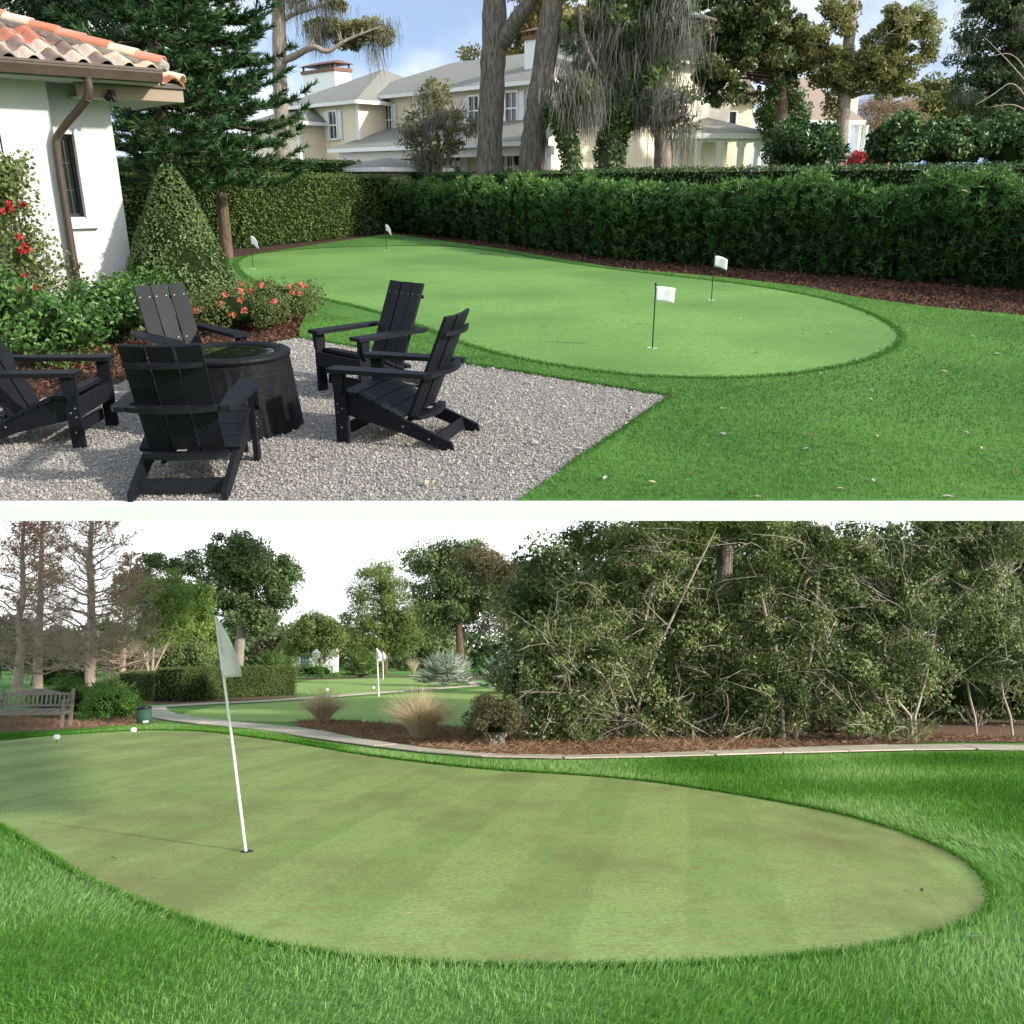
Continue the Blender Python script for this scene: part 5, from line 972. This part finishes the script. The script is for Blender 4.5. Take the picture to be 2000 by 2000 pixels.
# --- bench
M_teak = nmat('weathered_teak', [(.3, (.17, .145, .125)), (.7, (.33, .29, .255))], 9, .85, .4, 30, stretch=(1, 6, 6))
bb = LG(118, 1423); be = thing('garden_bench', (bb[0] - .83, bb[1] + .2, .012), math.radians(6), 'weathered grey wooden bench with slatted back, cut by left edge', 'bench')
for s in (-1, 1):
    mb = MB(); mb.box((s * .82, -.25, .31), (.07, .06, .62)); mb.build('leg', M_teak, be); mb = MB(); mb.bar((s * .82, .25, 0), (s * .82, .33, .90), .07, .07, (0, 1, 0)); mb.build('back_leg', M_teak, be)
    mb = MB(); mb.box((s * .82, .0, .635), (.085, .60, .035)); mb.build('armrest', M_teak, be); mb = MB(); mb.box((s * .82, 0, .36), (.05, .44, .09)); mb.build('side_rail', M_teak, be)
for i, y in enumerate(np.linspace(-.27, .18, 6)): mb = MB(); mb.box((0, y, .425), (1.56, .075, .025)); mb.build('seat_slat', M_teak, be)
mb = MB(); mb.box((0, -.29, .355), (1.57, .035, .11)); mb.build('front_rail', M_teak, be)
u = np.linspace(-1, 1, 21); top = .80 + .10 * np.cos(np.clip(u * 1.25, -1, 1) * math.pi / 2) ** 1.5; mb = MB(); mb.extrude([(x * .785, .32, z) for x, z in zip(u, top)] + [(x * .785, .315, .745) for x in u[::-1]], (0, .035, 0)); mb.build('top_rail', M_teak, be)
mb = MB(); mb.box((0, .30, .50), (1.57, .035, .06)); mb.build('lower_rail', M_teak, be)
for x in np.linspace(-.72, .72, 15): mb = MB(); mb.bar((x, .305, .53), (x, .33, .75), .045, .018, (0, 1, 0)); mb.build('back_slat', M_teak, be)
# --- bin
M_bin = nmat('green_mesh_bin', [(.3, (.03, .085, .065)), (.7, (.05, .12, .09))], 40, .6, .6, 120)
bn = LG(283, 1416); bi = thing('wire_bin', (bn[0], bn[1], .012), 0, 'dark green tapered bin with black rim at the path corner', 'bin'); bi.rotation_euler = (.0, math.radians(-7), 0)
mb = MB(); mb.lathe([(.001, .0), (.19, .0), (.165, .38), (.150, .38), (.172, .03), (.001, .03)], 24); mb.build('body', M_bin, bi, smooth=True)
mb = MB(); mb.lathe([(.165, .375), (.185, .385), (.185, .435), (.15, .46), (.12, .445), (.12, .40), (.165, .375)], 24); mb.build('rim', M_black, bi, smooth=True)
mb = MB()
for a in np.linspace(0, 6.28, 20, endpoint=False): mb.tube([(.191 * math.cos(a), .191 * math.sin(a), .01), (.167 * math.cos(a), .167 * math.sin(a), .38)], .005, 4)
tag(mb.build('wires', M_bin, bi), kind='stuff'); mb = MB(); mb.box((.09, -.172, .07), (.13, .02, .055)); mb.build('white_sticker', M_cup, bi)

# --- planting
def LB_(px, py, Y, rx, ry, rz=None): s = Y / FPX; return (LP(px, py, Y), (rx * s, (rz or (rx + ry) / 2) * s, ry * s))
def LT_(*pts): return [LP(*p) for p in pts]
def lg(px, Y): p = LP(px, 1300, Y); p[2] = 0; return p
M_yew = leafmat('yew_leaf', (.035, .10, .012), (.075, .185, .024), (.16, .31, .05), .5, .3)
c = LP(120, 1375, 25.5); bush('dense_shrub', 'bushy bright green shrub behind the bench', 'shrub', c, (1.05, .8, .72), 7500, .085, .022, M_yew, 44, M_core, z0=.02)
c = LP(215, 1384, 24.5); bush('dense_shrub', 'bushy bright green shrub beside the green bin', 'shrub', c, (.88, .75, .58), 7000, .085, .022, M_yew, 44, M_core, z0=.02)
M_lhedge = leafmat('privet_leaf', (.055, .085, .022), (.11, .155, .042), (.20, .25, .085), .55, .3)
def lh(label, x0, y0, x1, y1, top, n, w=1.2):
    a, b = LG(x0, y0), LG(x1, y1); m = LP((x0 + x1) / 2, top, (a[1] + b[1]) / 2)[2]; clipped_hedge('boxed_hedge', label, [a[:2], (a[:2] + b[:2]) / 2, b[:2]], w, m, n, .07, .035, M_lhedge, .05)
lh('long clipped hedge, right end section by the lawn', 446, 1364, 577, 1358, 1303, 10000); lh('long clipped hedge, middle section behind the flag', 352, 1372, 445, 1365, 1305, 7000)
lh('lower clipped hedge left of the long one', 228, 1366, 350, 1372, 1314, 6500); lh('distant clipped hedge behind the bare cypress', 60, 1338, 170, 1338, 1306, 4000)
M_sage = leafmat('brown_shrub_leaf', (.07, .065, .035), (.135, .125, .065), (.22, .22, .10), .7, .3)
M_palebark = nmat('pale_twig', [(.3, (.28, .24, .20)), (.7, (.50, .45, .39))], 9, .9)
c = LP(968, 1412, 17.6); bush('twiggy_shrub', 'round twiggy brown green shrub at the end of the bed', 'shrub', c, (.56, .5, .50), 12000, .05, .024, M_sage, 40, M_core, z0=.03, stems=34, stemmat=M_palebark)
M_dry = leafmat('dry_grass', (.42, .33, .21), (.64, .53, .36), (.80, .71, .53), .7, .3)
def tuft(label, px, py, h, n, spread, seed):
    r = np.random.default_rng(seed); b = LG(px, py); t = thing('ornamental_grass', (b[0], b[1], .01), 0, label, 'grass', 'dry ornamental grass clumps'); a = r.uniform(0, 6.28, n); k = r.uniform(0, 1, n) ** .7 * spread; D = np.stack([np.cos(a) * k, np.sin(a) * k, np.ones(n)], 1)
    B0 = np.stack([np.cos(a) * k * .12, np.sin(a) * k * .12, np.zeros(n)], 1); mb = MB(); blades(mb, B0, D, h * r.uniform(.6, 1.1, n), .008, bend=np.stack([np.cos(a) * 1.0 * k, np.sin(a) * 1.0 * k, -.8 * k * r.uniform(.4, 1.5, n) - .05], 1) + r.normal(0, .18, (n, 3)), r=r); mb.build('blades', M_dry, t, tint=True)
tuft('smaller tan ornamental grass clump left in the straw bed', 630, 1413, .98, 1700, .8, 1); tuft('larger tan ornamental grass clump in the middle of the straw bed', 820, 1447, 1.12, 2600, .75, 2); tuft('faint tan ornamental grass clump far off by the silver palm', 807, 1318, 1.7, 600, .45, 3)
M_silver = leafmat('silver_palm', (.20, .25, .21), (.34, .40, .34), (.52, .57, .50), .6, .2); M_fan = leafmat('fan_palm', (.06, .12, .03), (.12, .20, .05), (.24, .32, .10), .5, .25)
def palmetto(label, px, py, Y, R, nfan, mat, seed):
    r = np.random.default_rng(seed); b = lg(px, Y); t = thing('fan_palm', (b[0], b[1], 0), 0, label, 'palm'); mb = MB(); st = MB()
    for i in range(nfan):
        a = r.uniform(0, 6.28); el = r.uniform(.05, 1.35); d = np.array([math.cos(a) * math.cos(el), math.sin(a) * math.cos(el), math.sin(el)]); L = R * r.uniform(.5, .85); c = d * L + [0, 0, .1]; st.tube(curve((0, 0, .05), c, .05, 0, 4), .012, 4, False)
        side = unit(np.cross(d, [0, 0, 1.0])); upv = np.cross(side, d); k = 15; th = np.linspace(-1.9, 1.9, k); D = np.cos(th)[:, None] * d + np.sin(th)[:, None] * side + .12 * upv + r.normal(0, .05, (k, 3)); blades(mb, np.repeat(c[None], k, 0), D, R * .46 * r.uniform(.85, 1.1, k), .05 * R, tint=.5 + .25 * r.normal(), r=r)
    st.build('stalks', M_twig, t); mb.build('fans', mat, t, tint=True)
palmetto('silvery blue fan palm clump, the left of two', 870, 1300, 52, 1.75, 110, M_silver, 1); palmetto('silvery blue fan palm clump beside the thicket', 1005, 1285, 42, 1.75, 110, M_silver, 2)
palmetto('green fan palm behind the long clipped hedge', 535, 1295, 66, 1.9, 70, M_fan, 3); palmetto('dark green fan palm by the far bed', 705, 1310, 72, 1.9, 70, M_fan, 4); palmetto('low palmetto between bench shrub and hedge', 215, 1345, 31, .9, 40, M_fan, 5)
c = LP(965, 1312, 44); bush('green_shrub', 'rounded bright green shrub below the silver palm', 'shrub', c, (1.25, 1.0, .62), 4500, .10, .035, M_yew, 34, M_core, z0=.02)
c = LP(615, 1312, 68); bush('green_shrub', 'low bright green shrub row end at the far bed', 'shrub', c, (1.9, 1.0, .55), 2600, .14, .06, M_yew, 30, M_core, z0=.02)

# --- bare cypresses
M_cyp = nmat('cypress_bark', [(.3, (.28, .21, .17)), (.7, (.46, .37, .31))], 8, .9, .5, 20)
M_cyptwig = leafmat('cypress_twig', (.36, .25, .18), (.54, .40, .30), (.70, .56, .45), .9, .25)
M_rust = leafmat('rust_leaf', (.28, .12, .06), (.44, .21, .11), (.60, .34, .21), .8, .35)
def cypress(label, px, Y, H, R, seed, rust, nb=64, lean=0.0):
    r = np.random.default_rng(seed); b = lg(px, Y); t = thing('bare_cypress', (b[0], b[1], 0), 0, label, 'tree'); mb = MB(); tp = np.array([lean, 0, H]); trunk = curve((0, 0, 0), tp, 0, .06, 10, r=r); mb.tube(trunk, np.linspace(.21, .02, 10) * H / 9, 10); tips = []
    for i in range(nb):
        f = .10 + .86 * (i / nb) ** 1.0; a = i * 2.4 + r.normal(0, .4); z = f * H; c0 = np.array([np.interp(z, trunk[:, 2], trunk[:, k]) for k in (0, 1)] + [z]); L = R * (1 - f) ** .75 * r.uniform(.65, 1.1) + .15; el = r.uniform(.08, .35) + .5 * f
        d = np.array([math.cos(a) * math.cos(el), math.sin(a) * math.cos(el), math.sin(el)]); p = curve(c0, c0 + d * L, -.05 * L, .03 * L, 6, r=r); mb.tube(p, np.linspace(.05 * (1 - f) + .016, .008, 6), 4, False)
        m = int(5 + 6 * L)
        for j in range(m):
            s = r.uniform(.15, 1); q = p[0] + (p[-1] - p[0]) * s; e = unit(d * .8 + r.normal(0, .6, 3) + [0, 0, .15]); l2 = L * .34 * r.uniform(.4, 1.1) * (1.2 - s * .6); p2 = curve(q, q + e * l2, 0, .03 * l2, 4, r=r); mb.tube(p2, np.linspace(.014, .005, 4), 3, False)
            for h in range(4):
                q2 = q + e * l2 * r.uniform(.2, 1); e2 = unit(e + r.normal(0, .7, 3)); l3 = l2 * .45 * r.uniform(.4, 1.1); mb.tube([q2, q2 + e2 * l3], [.008, .004], 3, False); tips.append(q2 + e2 * l3 * .7)
    mb.build('trunk', M_cyp, t, smooth=True); tips = np.array(tips); fk = np.repeat(tips, 2, 0) + r.normal(0, .08, (len(tips) * 2, 3)); ft = MB(); blades(ft, fk, r.normal(0, .6, fk.shape) + unit(fk * [1, 1, 0]) + [0, 0, .3], r.uniform(.15, .5, len(fk)), .008, r=r); ft.build('fine_twigs', M_cyptwig, t, tint=True); k = r.integers(0, len(tips), rust); w = tips[k]; kp = r.random(rust) < np.clip((w[:, 2] / H - .25) * 2.2, .08, 1); mb = MB(); leaves(mb, w[kp] + r.normal(0, .08, (kp.sum(), 3)), .15, .06, r=r); mb.build('crown', M_rust, t, tint=True)
cypress('tall bare brown cypress with wide branches, centre of the left group', 182, 38, 10.2, 3.9, 31, 3200, 78, -.7)
cypress('bare cypress with rusty top at the left edge', 38, 40, 9.6, 3.2, 32, 6000, 60, -.4)
cypress('slim bare cypress with rust leaves between two bare ones', 78, 46, 10.5, 2.6, 33, 6500, 54, -.6)
cypress('small rust tinged cypress right of the big bare one', 238, 50, 7.6, 2.2, 34, 6500, 46, .1)
M_whitebark = nmat('crape_bark', [(.3, (.30, .25, .21)), (.7, (.50, .43, .37))], 8, .9)
M_lgreen = leafmat('spring_leaf', (.10, .17, .035), (.20, .31, .07), (.36, .48, .15), .5, .35)
M_dkoak = leafmat('dark_oak_leaf', (.06, .10, .04), (.125, .185, .072), (.25, .31, .14), .5, .25)
M_pine = leafmat('pine_leaf', (.085, .13, .035), (.17, .235, .065), (.30, .37, .125), .55, .3)
M_holly = leafmat('holly_leaf', (.055, .092, .03), (.145, .195, .07), (.34, .40, .18), .5, .25, .2)
def lt(name, label, px, Y, trunk_px, rad, blobs, nc, cr, nl, L, W, leaf, bark, **k):
    g = lg(px, Y); return tree(name, label, g, [([g] + LT_(*[(a, b, Y) for a, b in trunk_px]), rad)], [LB_(a, b, Y, rx, ry) for a, b, rx, ry in blobs], nc, cr, nl, L, W, leaf, bark, **k)
lt('live_oak', 'big dark round headed oak behind the leaning flag', 466, 72, [(465, 1290), (472, 1225), (485, 1150), (490, 1090)], [.45, .4, .36, .28, .15], [(455, 1085, 55, 45), (500, 1110, 70, 55), (545, 1150, 38, 45), (480, 1190, 70, 40), (430, 1140, 35, 50), (520, 1210, 45, 28)], 200, 1.0, 15000, .24, .12, M_dkoak, M_bark2, branch=.4, seed=41)
lt('crape_myrtle', 'multi stemmed tree with pale stems and thin green crown by the cypress', 300, 44, [(298, 1290), (305, 1220), (303, 1140)], [.07, .06, .05, .02], [(330, 1180, 55, 55), (290, 1170, 40, 50), (300, 1230, 60, 30)], 130, .5, 6500, .14, .05, M_lgreen, M_whitebark, branch=1.0, br=.03, limbs=[(LT_((292, 1320, 44), (275, 1250, 44), (262, 1190, 44)), [.06, .04, .02]), (LT_((296, 1320, 44), (330, 1250, 44), (345, 1200, 44)), [.06, .04, .02]), (LT_((290, 1320, 44), (285, 1240, 44), (290, 1140, 44)), [.05, .04, .015])], seed=42)
lt('leafy_tree', 'fresh yellow green tree left of the dark oak', 370, 58, [(368, 1280), (365, 1220), (360, 1160)], [.2, .18, .14, .08], [(355, 1150, 50, 35), (385, 1190, 40, 45), (340, 1200, 45, 45), (400, 1240, 30, 40), (370, 1260, 60, 35)], 140, .7, 9500, .20, .08, M_lgreen, M_bark3, seed=43)
lt('leafy_tree', 'grey green tree tops behind the yellow green tree', 330, 80, [(330, 1270), (340, 1150)], [.3, .26, .14], [(365, 1105, 40, 28), (300, 1100, 28, 30), (260, 1150, 40, 40), (420, 1250, 60, 50)], 90, 1.0, 6500, .26, .12, M_dkoak, M_bark3, seed=44)
lt('pine_tree', 'small spreading pine right of the dark oak', 628, 84, [(628, 1285), (625, 1240), (622, 1200)], [.28, .22, .18, .08], [(615, 1215, 45, 18), (585, 1240, 40, 22), (650, 1235, 35, 25), (610, 1265, 60, 20)], 100, 1.0, 6500, .30, .06, M_pine, M_bark2, seed=45)
lt('pine_tree', 'taller light green pine in the middle background', 752, 86, [(752, 1290), (750, 1230), (745, 1150), (740, 1100)], [.34, .28, .24, .18, .06], [(735, 1120, 40, 28), (700, 1165, 28, 30), (765, 1170, 45, 45), (720, 1210, 50, 32), (785, 1240, 45, 35), (735, 1265, 60, 25), (800, 1200, 30, 40)], 190, 1.0, 12000, .30, .06, M_pine, M_bark3, seed=46)
lt('dark_oak', 'broad dark oak behind the silver palms', 900, 70, [(900, 1290), (895, 1220), (890, 1150)], [.35, .3, .26, .12], [(850, 1130, 50, 50), (920, 1130, 65, 50), (880, 1200, 75, 45), (980, 1180, 50, 70), (830, 1090, 40, 25), (900, 1080, 60, 28)], 220, .95, 14000, .24, .10, M_dkoak, M_bark3, seed=47)
lt('grey_tree', 'thin grey twiggy tree top above the silver palm', 985, 52, [(990, 1290), (985, 1180), (975, 1080)], [.18, .15, .1, .04], [(960, 1110, 60, 45), (1010, 1130, 50, 60), (985, 1200, 45, 40), (930, 1085, 40, 30)], 190, .55, 7500, .13, .05, M_sage, M_bare, branch=1.0, br=.03, seed=48)
# far tree belt that closes the view
for i, (px, top, w, lab, m) in enumerate(((20, 1210, 90, 'hazy far tree behind the leftmost cypress', M_dkoak), (120, 1225, 80, 'hazy far tree between the bare cypresses', M_cedar), (210, 1215, 70, 'hazy far tree behind the wide bare cypress', M_dkoak), (560, 1235, 60, 'pale far tree under the dark oak edge', M_sage), (640, 1225, 70, 'far tree behind the spreading pine', M_dkoak), (830, 1180, 80, 'far tree left of the broad dark oak', M_dkoak))):
    h = (1300 - top); lt('distant_tree', lab, px, 105, [(px, 1280), (px, (1300 + top) / 2)], [.4, .35, .2], [(px, (1295 + top) / 2, w * .8, h * .5), (px - w * .4, 1265, w * .5, h * .35), (px + w * .4, 1262, w * .5, h * .35)], 60, 1.6, 3600, .42, .2, m, M_bark3, seed=60 + i, branch=.2)
far_b = [(0, 1290, 'dark evergreen shrub behind the bench end', 60), (345, 1290, 'dark shrub mass behind the middle hedge', 75), (255, 1295, 'dark shrub mass behind the low hedge', 70)]
for px, py, lab, rx in far_b: c = LP(px, py, 52); s = 52 / FPX; bush('evergreen_shrub', lab, 'shrub', c, (rx * s, 1.6, 42 * s), 4500, .16, .07, M_holly, 34, M_core, z0=.02)
# small far building and lamp post
cb = thing('white_cottage', (LP(610, 1290, 95)[0], 95, 0), 0, 'small white building glimpsed under the far pines', 'house'); wbox('wall', -2.2, 2.2, 0, 3, 0, 2.6, M_trim, cb); wbox('door', -1.2, -.4, -.04, 0, 0, 2.0, plain('blue_door', (.10, .2, .42), .6), cb)
wbox('window', .3, 1.4, -.03, 0, 1.0, 1.9, M_pane, cb); mb = MB(); mb.add([(-2.5, -.3, 2.6), (2.5, -.3, 2.6), (2.5, 3.3, 2.6), (-2.5, 3.3, 2.6), (-2.5, 1.5, 3.6), (2.5, 1.5, 3.6)], [(0, 1, 5, 4), (1, 2, 5), (2, 3, 4, 5), (3, 0, 4), (3, 2, 1, 0)]); mb.build('roof', nmat('clay_roof', [(.3, (.3, .12, .08)), (.7, (.4, .18, .12))], 6, .9), cb)
p = lg(617, 80); lp_ = thing('post_lamp', p, 0, 'white lantern post before the small far building', 'lamp'); mb = MB(); mb.tube([(0, 0, 0), (0, 0, 1.5)], .12, 8); mb.build('post', M_trim, lp_); mb = MB(); mb.lathe([(.30, 1.5), (.36, 1.9), (.42, 1.95), (.1, 2.25), (.02, 2.3)], 10); mb.build('lantern', M_trim, lp_)

# --- yaupon thicket on the right
def holly(label, px, Y, stems, blobs, nl, seed, nc=260, twigs=190):
    r = np.random.default_rng(seed); g = lg(px, Y); t = thing('yaupon_holly', (g[0], g[1], 0), 0, label, 'tree'); o = np.array([g[0], g[1], 0]); mb = MB(); sk = []
    for pts, rd in stems:
        p = smooth_open(np.array([LP(*q) for q in pts]) - o, 2); p[0][2] = 0; rr = np.interp(np.linspace(0, 1, len(p)), np.linspace(0, 1, len(rd)), rd); mb.tube(p, rr, 7); sk.append(p)
    skp = np.concatenate(sk); mb.build('trunk', M_whitebark, t, smooth=True); Cs = []
    tot = sum(b[2] * b[3] for b in blobs)
    for a, b, rx, ry in blobs:
        c, rad = LB_(a, b, Y, rx, ry); k = max(3, int(nc * rx * ry / tot)); d = unit(r.normal(size=(k, 3))) * (r.random((k, 1)) ** .4); Cs.append(c - o + d * np.array(rad) * [1, .75, 1])
    Cs = np.concatenate(Cs); Cs = Cs[Cs[:, 2] > .1]; mb = MB()
    for i in range(twigs):
        c = Cs[r.integers(len(Cs))]; a = skp[(np.linalg.norm(skp - c, axis=1) + np.maximum(0, skp[:, 2] - c[2])).argmin()]; a = a + (c - a) * r.uniform(0, .6); ln = np.linalg.norm(c - a); e = c + r.normal(0, .2, 3); mb.tube(curve(a, e, -.06 * ln, .05 * ln, 5, r=r), np.linspace(.007 + .007 * ln, .003, 5), 4, False)
        for h in range(2): d = unit(e - a + r.normal(0, .5 * ln + .1, 3)); s = r.uniform(.4, .9); q = a + (e - a) * s; mb.tube([q, q + d * r.uniform(.2, .6)], [.005, .002], 3, False)
    for i in range(38):                           # arching pale branches that come out of the leaf mass
        c = Cs[r.integers(len(Cs))] + np.array([0, -.30, 0]); a = c + np.array([r.normal(0, .5), r.uniform(.3, .8), -r.uniform(.1, .9)]); e = c + np.array([r.normal(0, .45), -r.uniform(.0, .35), r.normal(.1, .3)])
        p = smooth_open(np.array([a, c, e]), 2); mb.tube(p, np.linspace(.011, .003, len(p)), 4, False)
        for h in range(4): q = p[r.integers(3, len(p))]; mb.tube([q, q + unit(e - c + r.normal(0, .25, 3)) * r.uniform(.15, .45)], [.006, .002], 3, False)
    mb.build('twigs', M_palebark, t); k = np.repeat(np.arange(len(Cs)), int(nl * 1.9) // len(Cs)); off = in_ball(len(k), r) * (.30 * r.uniform(.5, 1.35, len(Cs)))[k][:, None]; C = Cs[k] + off * [1, 1, .75]; C = C[C[:, 2] > .04]; kk = k[:len(C)]
    mb = MB(); leaves(mb, C, .085, .05, nb=(0, -.35, .9), nbw=.7, tint=.47 + .38 * r.normal(size=len(Cs))[kk], r=r, tri=True); mb.build('crown', M_holly, t, tint=True)
    j = r.integers(0, len(Cs), 260); mb = MB(); leaves(mb, Cs[j] + in_ball(260, r) * .35, .03, .028, r=r); tag(mb.build('berries', M_rose, t, tint=True), kind='stuff')
holly('leftmost holly of the thicket, low outer branches over the straw bed', 1095, 18.2, [([(1100, 1455, 18.2), (1085, 1380, 18.2), (1060, 1300, 18)], [.03, .02, .01]), ([(1120, 1455, 18.2), (1130, 1370, 18), (1095, 1290, 18), (1060, 1240, 17.8)], [.035, .025, .018, .008]), ([(1125, 1455, 18.4), (1160, 1330, 18.4), (1190, 1230, 18.4)], [.03, .02, .01])], [(1080, 1330, 62, 90), (1130, 1390, 70, 60), (1160, 1280, 70, 80), (1060, 1260, 40, 35), (1090, 1420, 60, 30)], 14000, 51)
holly('twiggy holly with red berries and arching pale branches', 1225, 19.0, [([(1215, 1452, 19), (1225, 1340, 19), (1260, 1210, 19), (1290, 1090, 19)], [.05, .04, .03, .015]), ([(1235, 1452, 19), (1255, 1330, 19), (1340, 1150, 18.8), (1400, 1030, 18.6)], [.045, .035, .025, .01]), ([(1210, 1452, 19), (1190, 1300, 19), (1130, 1150, 19), (1085, 1115, 18.8)], [.04, .03, .02, .01])], [(1180, 1160, 75, 60), (1270, 1130, 80, 70), (1230, 1250, 90, 80), (1240, 1370, 90, 75), (1120, 1180, 50, 50), (1200, 1080, 70, 45), (1150, 1040, 60, 40), (1280, 1040, 70, 40)], 17000, 52)
holly('holly in the middle of the thicket, below the pine trunk', 1390, 19.2, [([(1385, 1450, 19.2), (1395, 1330, 19.2), (1420, 1180, 19.2)], [.05, .04, .015]), ([(1400, 1450, 19.2), (1440, 1300, 19.2), (1480, 1190, 19)], [.04, .03, .01])], [(1380, 1260, 80, 80), (1390, 1370, 90, 75), (1350, 1180, 60, 50), (1430, 1180, 60, 50), (1330, 1400, 50, 50), (1440, 1330, 50, 60)], 16000, 53)
holly('holly with two bright pale trunks forking upward', 1545, 18.6, [([(1530, 1448, 18.6), (1526, 1330, 18.6), (1520, 1280, 18.5), (1494, 1200, 18.4), (1486, 1150, 18.4)], [.055, .045, .042, .035, .02]), ([(1555, 1440, 18.6), (1560, 1350, 18.6), (1585, 1285, 18.5), (1592, 1200, 18.4), (1598, 1130, 18.4)], [.05, .045, .042, .035, .018]), ([(1540, 1448, 18.8), (1515, 1250, 18.9), (1495, 1090, 18.9), (1490, 1030, 18.9)], [.04, .03, .022, .01])], [(1500, 1120, 60, 70), (1590, 1120, 70, 60), (1560, 1230, 80, 60), (1500, 1330, 70, 60), (1580, 1370, 80, 60), (1540, 1040, 60, 40), (1480, 1410, 50, 35)], 14000, 54)
holly('holly with crossed low stems right of the pale trunks', 1740, 18.4, [([(1735, 1430, 18.4), (1728, 1340, 18.4), (1730, 1290, 18.4), (1760, 1200, 18.4)], [.04, .035, .03, .012]), ([(1780, 1400, 18.4), (1745, 1360, 18.3), (1710, 1370, 18.3), (1700, 1330, 18.3)], [.03, .025, .02, .01]), ([(1785, 1405, 18.4), (1810, 1320, 18.4), (1830, 1220, 18.4)], [.035, .028, .012])], [(1690, 1200, 65, 70), (1770, 1180, 75, 80), (1700, 1310, 75, 60), (1760, 1280, 80, 70), (1680, 1400, 60, 42), (1740, 1410, 60, 35), (1790, 1100, 60, 50), (1680, 1110, 50, 50), (1640, 1050, 50, 40)], 17000, 55)
holly('dark holly at the right edge above bare straw', 1930, 18.6, [([(1905, 1405, 19.4), (1888, 1340, 19.0), (1890, 1230, 18.6)], [.028, .022, .01]), ([(1975, 1405, 19.4), (1950, 1330, 19.2), (1965, 1150, 18.6)], [.028, .022, .01])], [(1870, 1100, 75, 95), (1950, 1070, 80, 100), (1830, 1030, 60, 50), (1920, 1000, 90, 50), (1900, 1220, 80, 60), (1975, 1220, 60, 60), (1900, 1300, 90, 35), (1860, 1050, 60, 45), (1980, 1300, 60, 40)], 18000, 56)
lt('tall_pine', 'tall pine with straight grey trunk rising out of the thicket', 1415, 22, [(1415, 1300), (1414, 1150), (1418, 1040), (1420, 950)], [.22, .21, .20, .18, .13], [(1330, 1050, 70, 30), (1480, 1035, 60, 25), (1380, 1020, 50, 20), (1290, 1030, 50, 25)], 90, .45, 5000, .17, .03, M_pine, M_bark, limbs=[(LT_((1416, 1060, 22), (1370, 1035, 22), (1310, 1030, 22)), [.07, .05, .02]), (LT_((1416, 1050, 22), (1460, 1030, 22), (1500, 1015, 22)), [.06, .04, .02])], seed=57, branch=.8)
for i, (px, top, lab) in enumerate(((1090, 1050, 'shadowy tree at the back left of the thicket'), (1250, 1000, 'shadowy tree behind the berried holly'), (1400, 1030, 'shadowy tree behind the pine trunk'), (1560, 1005, 'shadowy tree behind the forked pale trunks'), (1720, 1030, 'shadowy tree behind the crossed stems'), (1860, 980, 'shadowy tall tree behind the right holly'), (1990, 970, 'shadowy tall tree at the far right edge'))):
    h = 1430 - top; lt('backing_tree', lab, px, 25.5, [(px, 1330), (px + 10, (1400 + top) / 2)], [.15, .13, .08], [(px, 1350, 90, 80), (px - 30, (1330 + top) / 2, 75, h * .25), (px + 40, (1300 + top) / 2, 75, h * .25), (px, top + 45, 65, 45)], 170, .55, 9000, .14, .07, M_dkoak, M_bark3, seed=70 + i, branch=.3)
for i, (px, lab) in enumerate(((1060, 'low dark undergrowth at the left end of the thicket'), (1200, 'low dark undergrowth behind the berried holly'), (1340, 'low dark undergrowth left of the pine trunk'), (1480, 'low dark undergrowth right of the pine trunk'), (1620, 'low dark undergrowth behind the forked pale trunks'), (1760, 'low dark undergrowth behind the crossed stems'), (1900, 'low dark undergrowth behind the right holly'), (2030, 'low dark undergrowth at the right edge'))):
    c = LP(px, 1330, 22.6); bush('undergrowth_shrub', lab, 'shrub', (c[0], c[1], .95), (1.25, .8, 1.5 + .5 * (i % 2)), 3400, .12, .06, M_holly, 40, M_core, z0=.02, stems=14, stemmat=M_palebark)
# far wood along the horizon
mb = MB(); r = np.random.default_rng(90); Cw = []
for px in range(-80, 1120, 34): top = r.uniform(1222, 1262); c = LP(px, (1300 + top) / 2, r.uniform(118, 140)); Cw.append(c + in_ball(420, r) * [4.2, 3, (1300 - top) / 2 * c[1] / FPX * 1.25])
Cw = np.concatenate(Cw); Cw = Cw[Cw[:, 2] > .1]; leaves(mb, Cw, 1.0, .6, tint=.45 + .3 * vnoise(Cw, .12, 4), r=r); tag(mb.build('far_wood', M_dkoak, tint=True), 'distant green wood closing the horizon', 'wood', kind='stuff')
leaf_at(LG, [(800, 1793), (1800, 1745), (1905, 1838), (315, 1800), (220, 1682), (300, 1722), (1150, 1745), (1085, 1460), (640, 1500)], .02, 'small dry leaf lying on the mown green', 'fallen leaves on the lower green', .8)
# ================================================================== set the upper garden on its slope
for o in UPPER_ROOTS: o.matrix_world = U @ o.matrix_basis
bpy.context.view_layer.update()
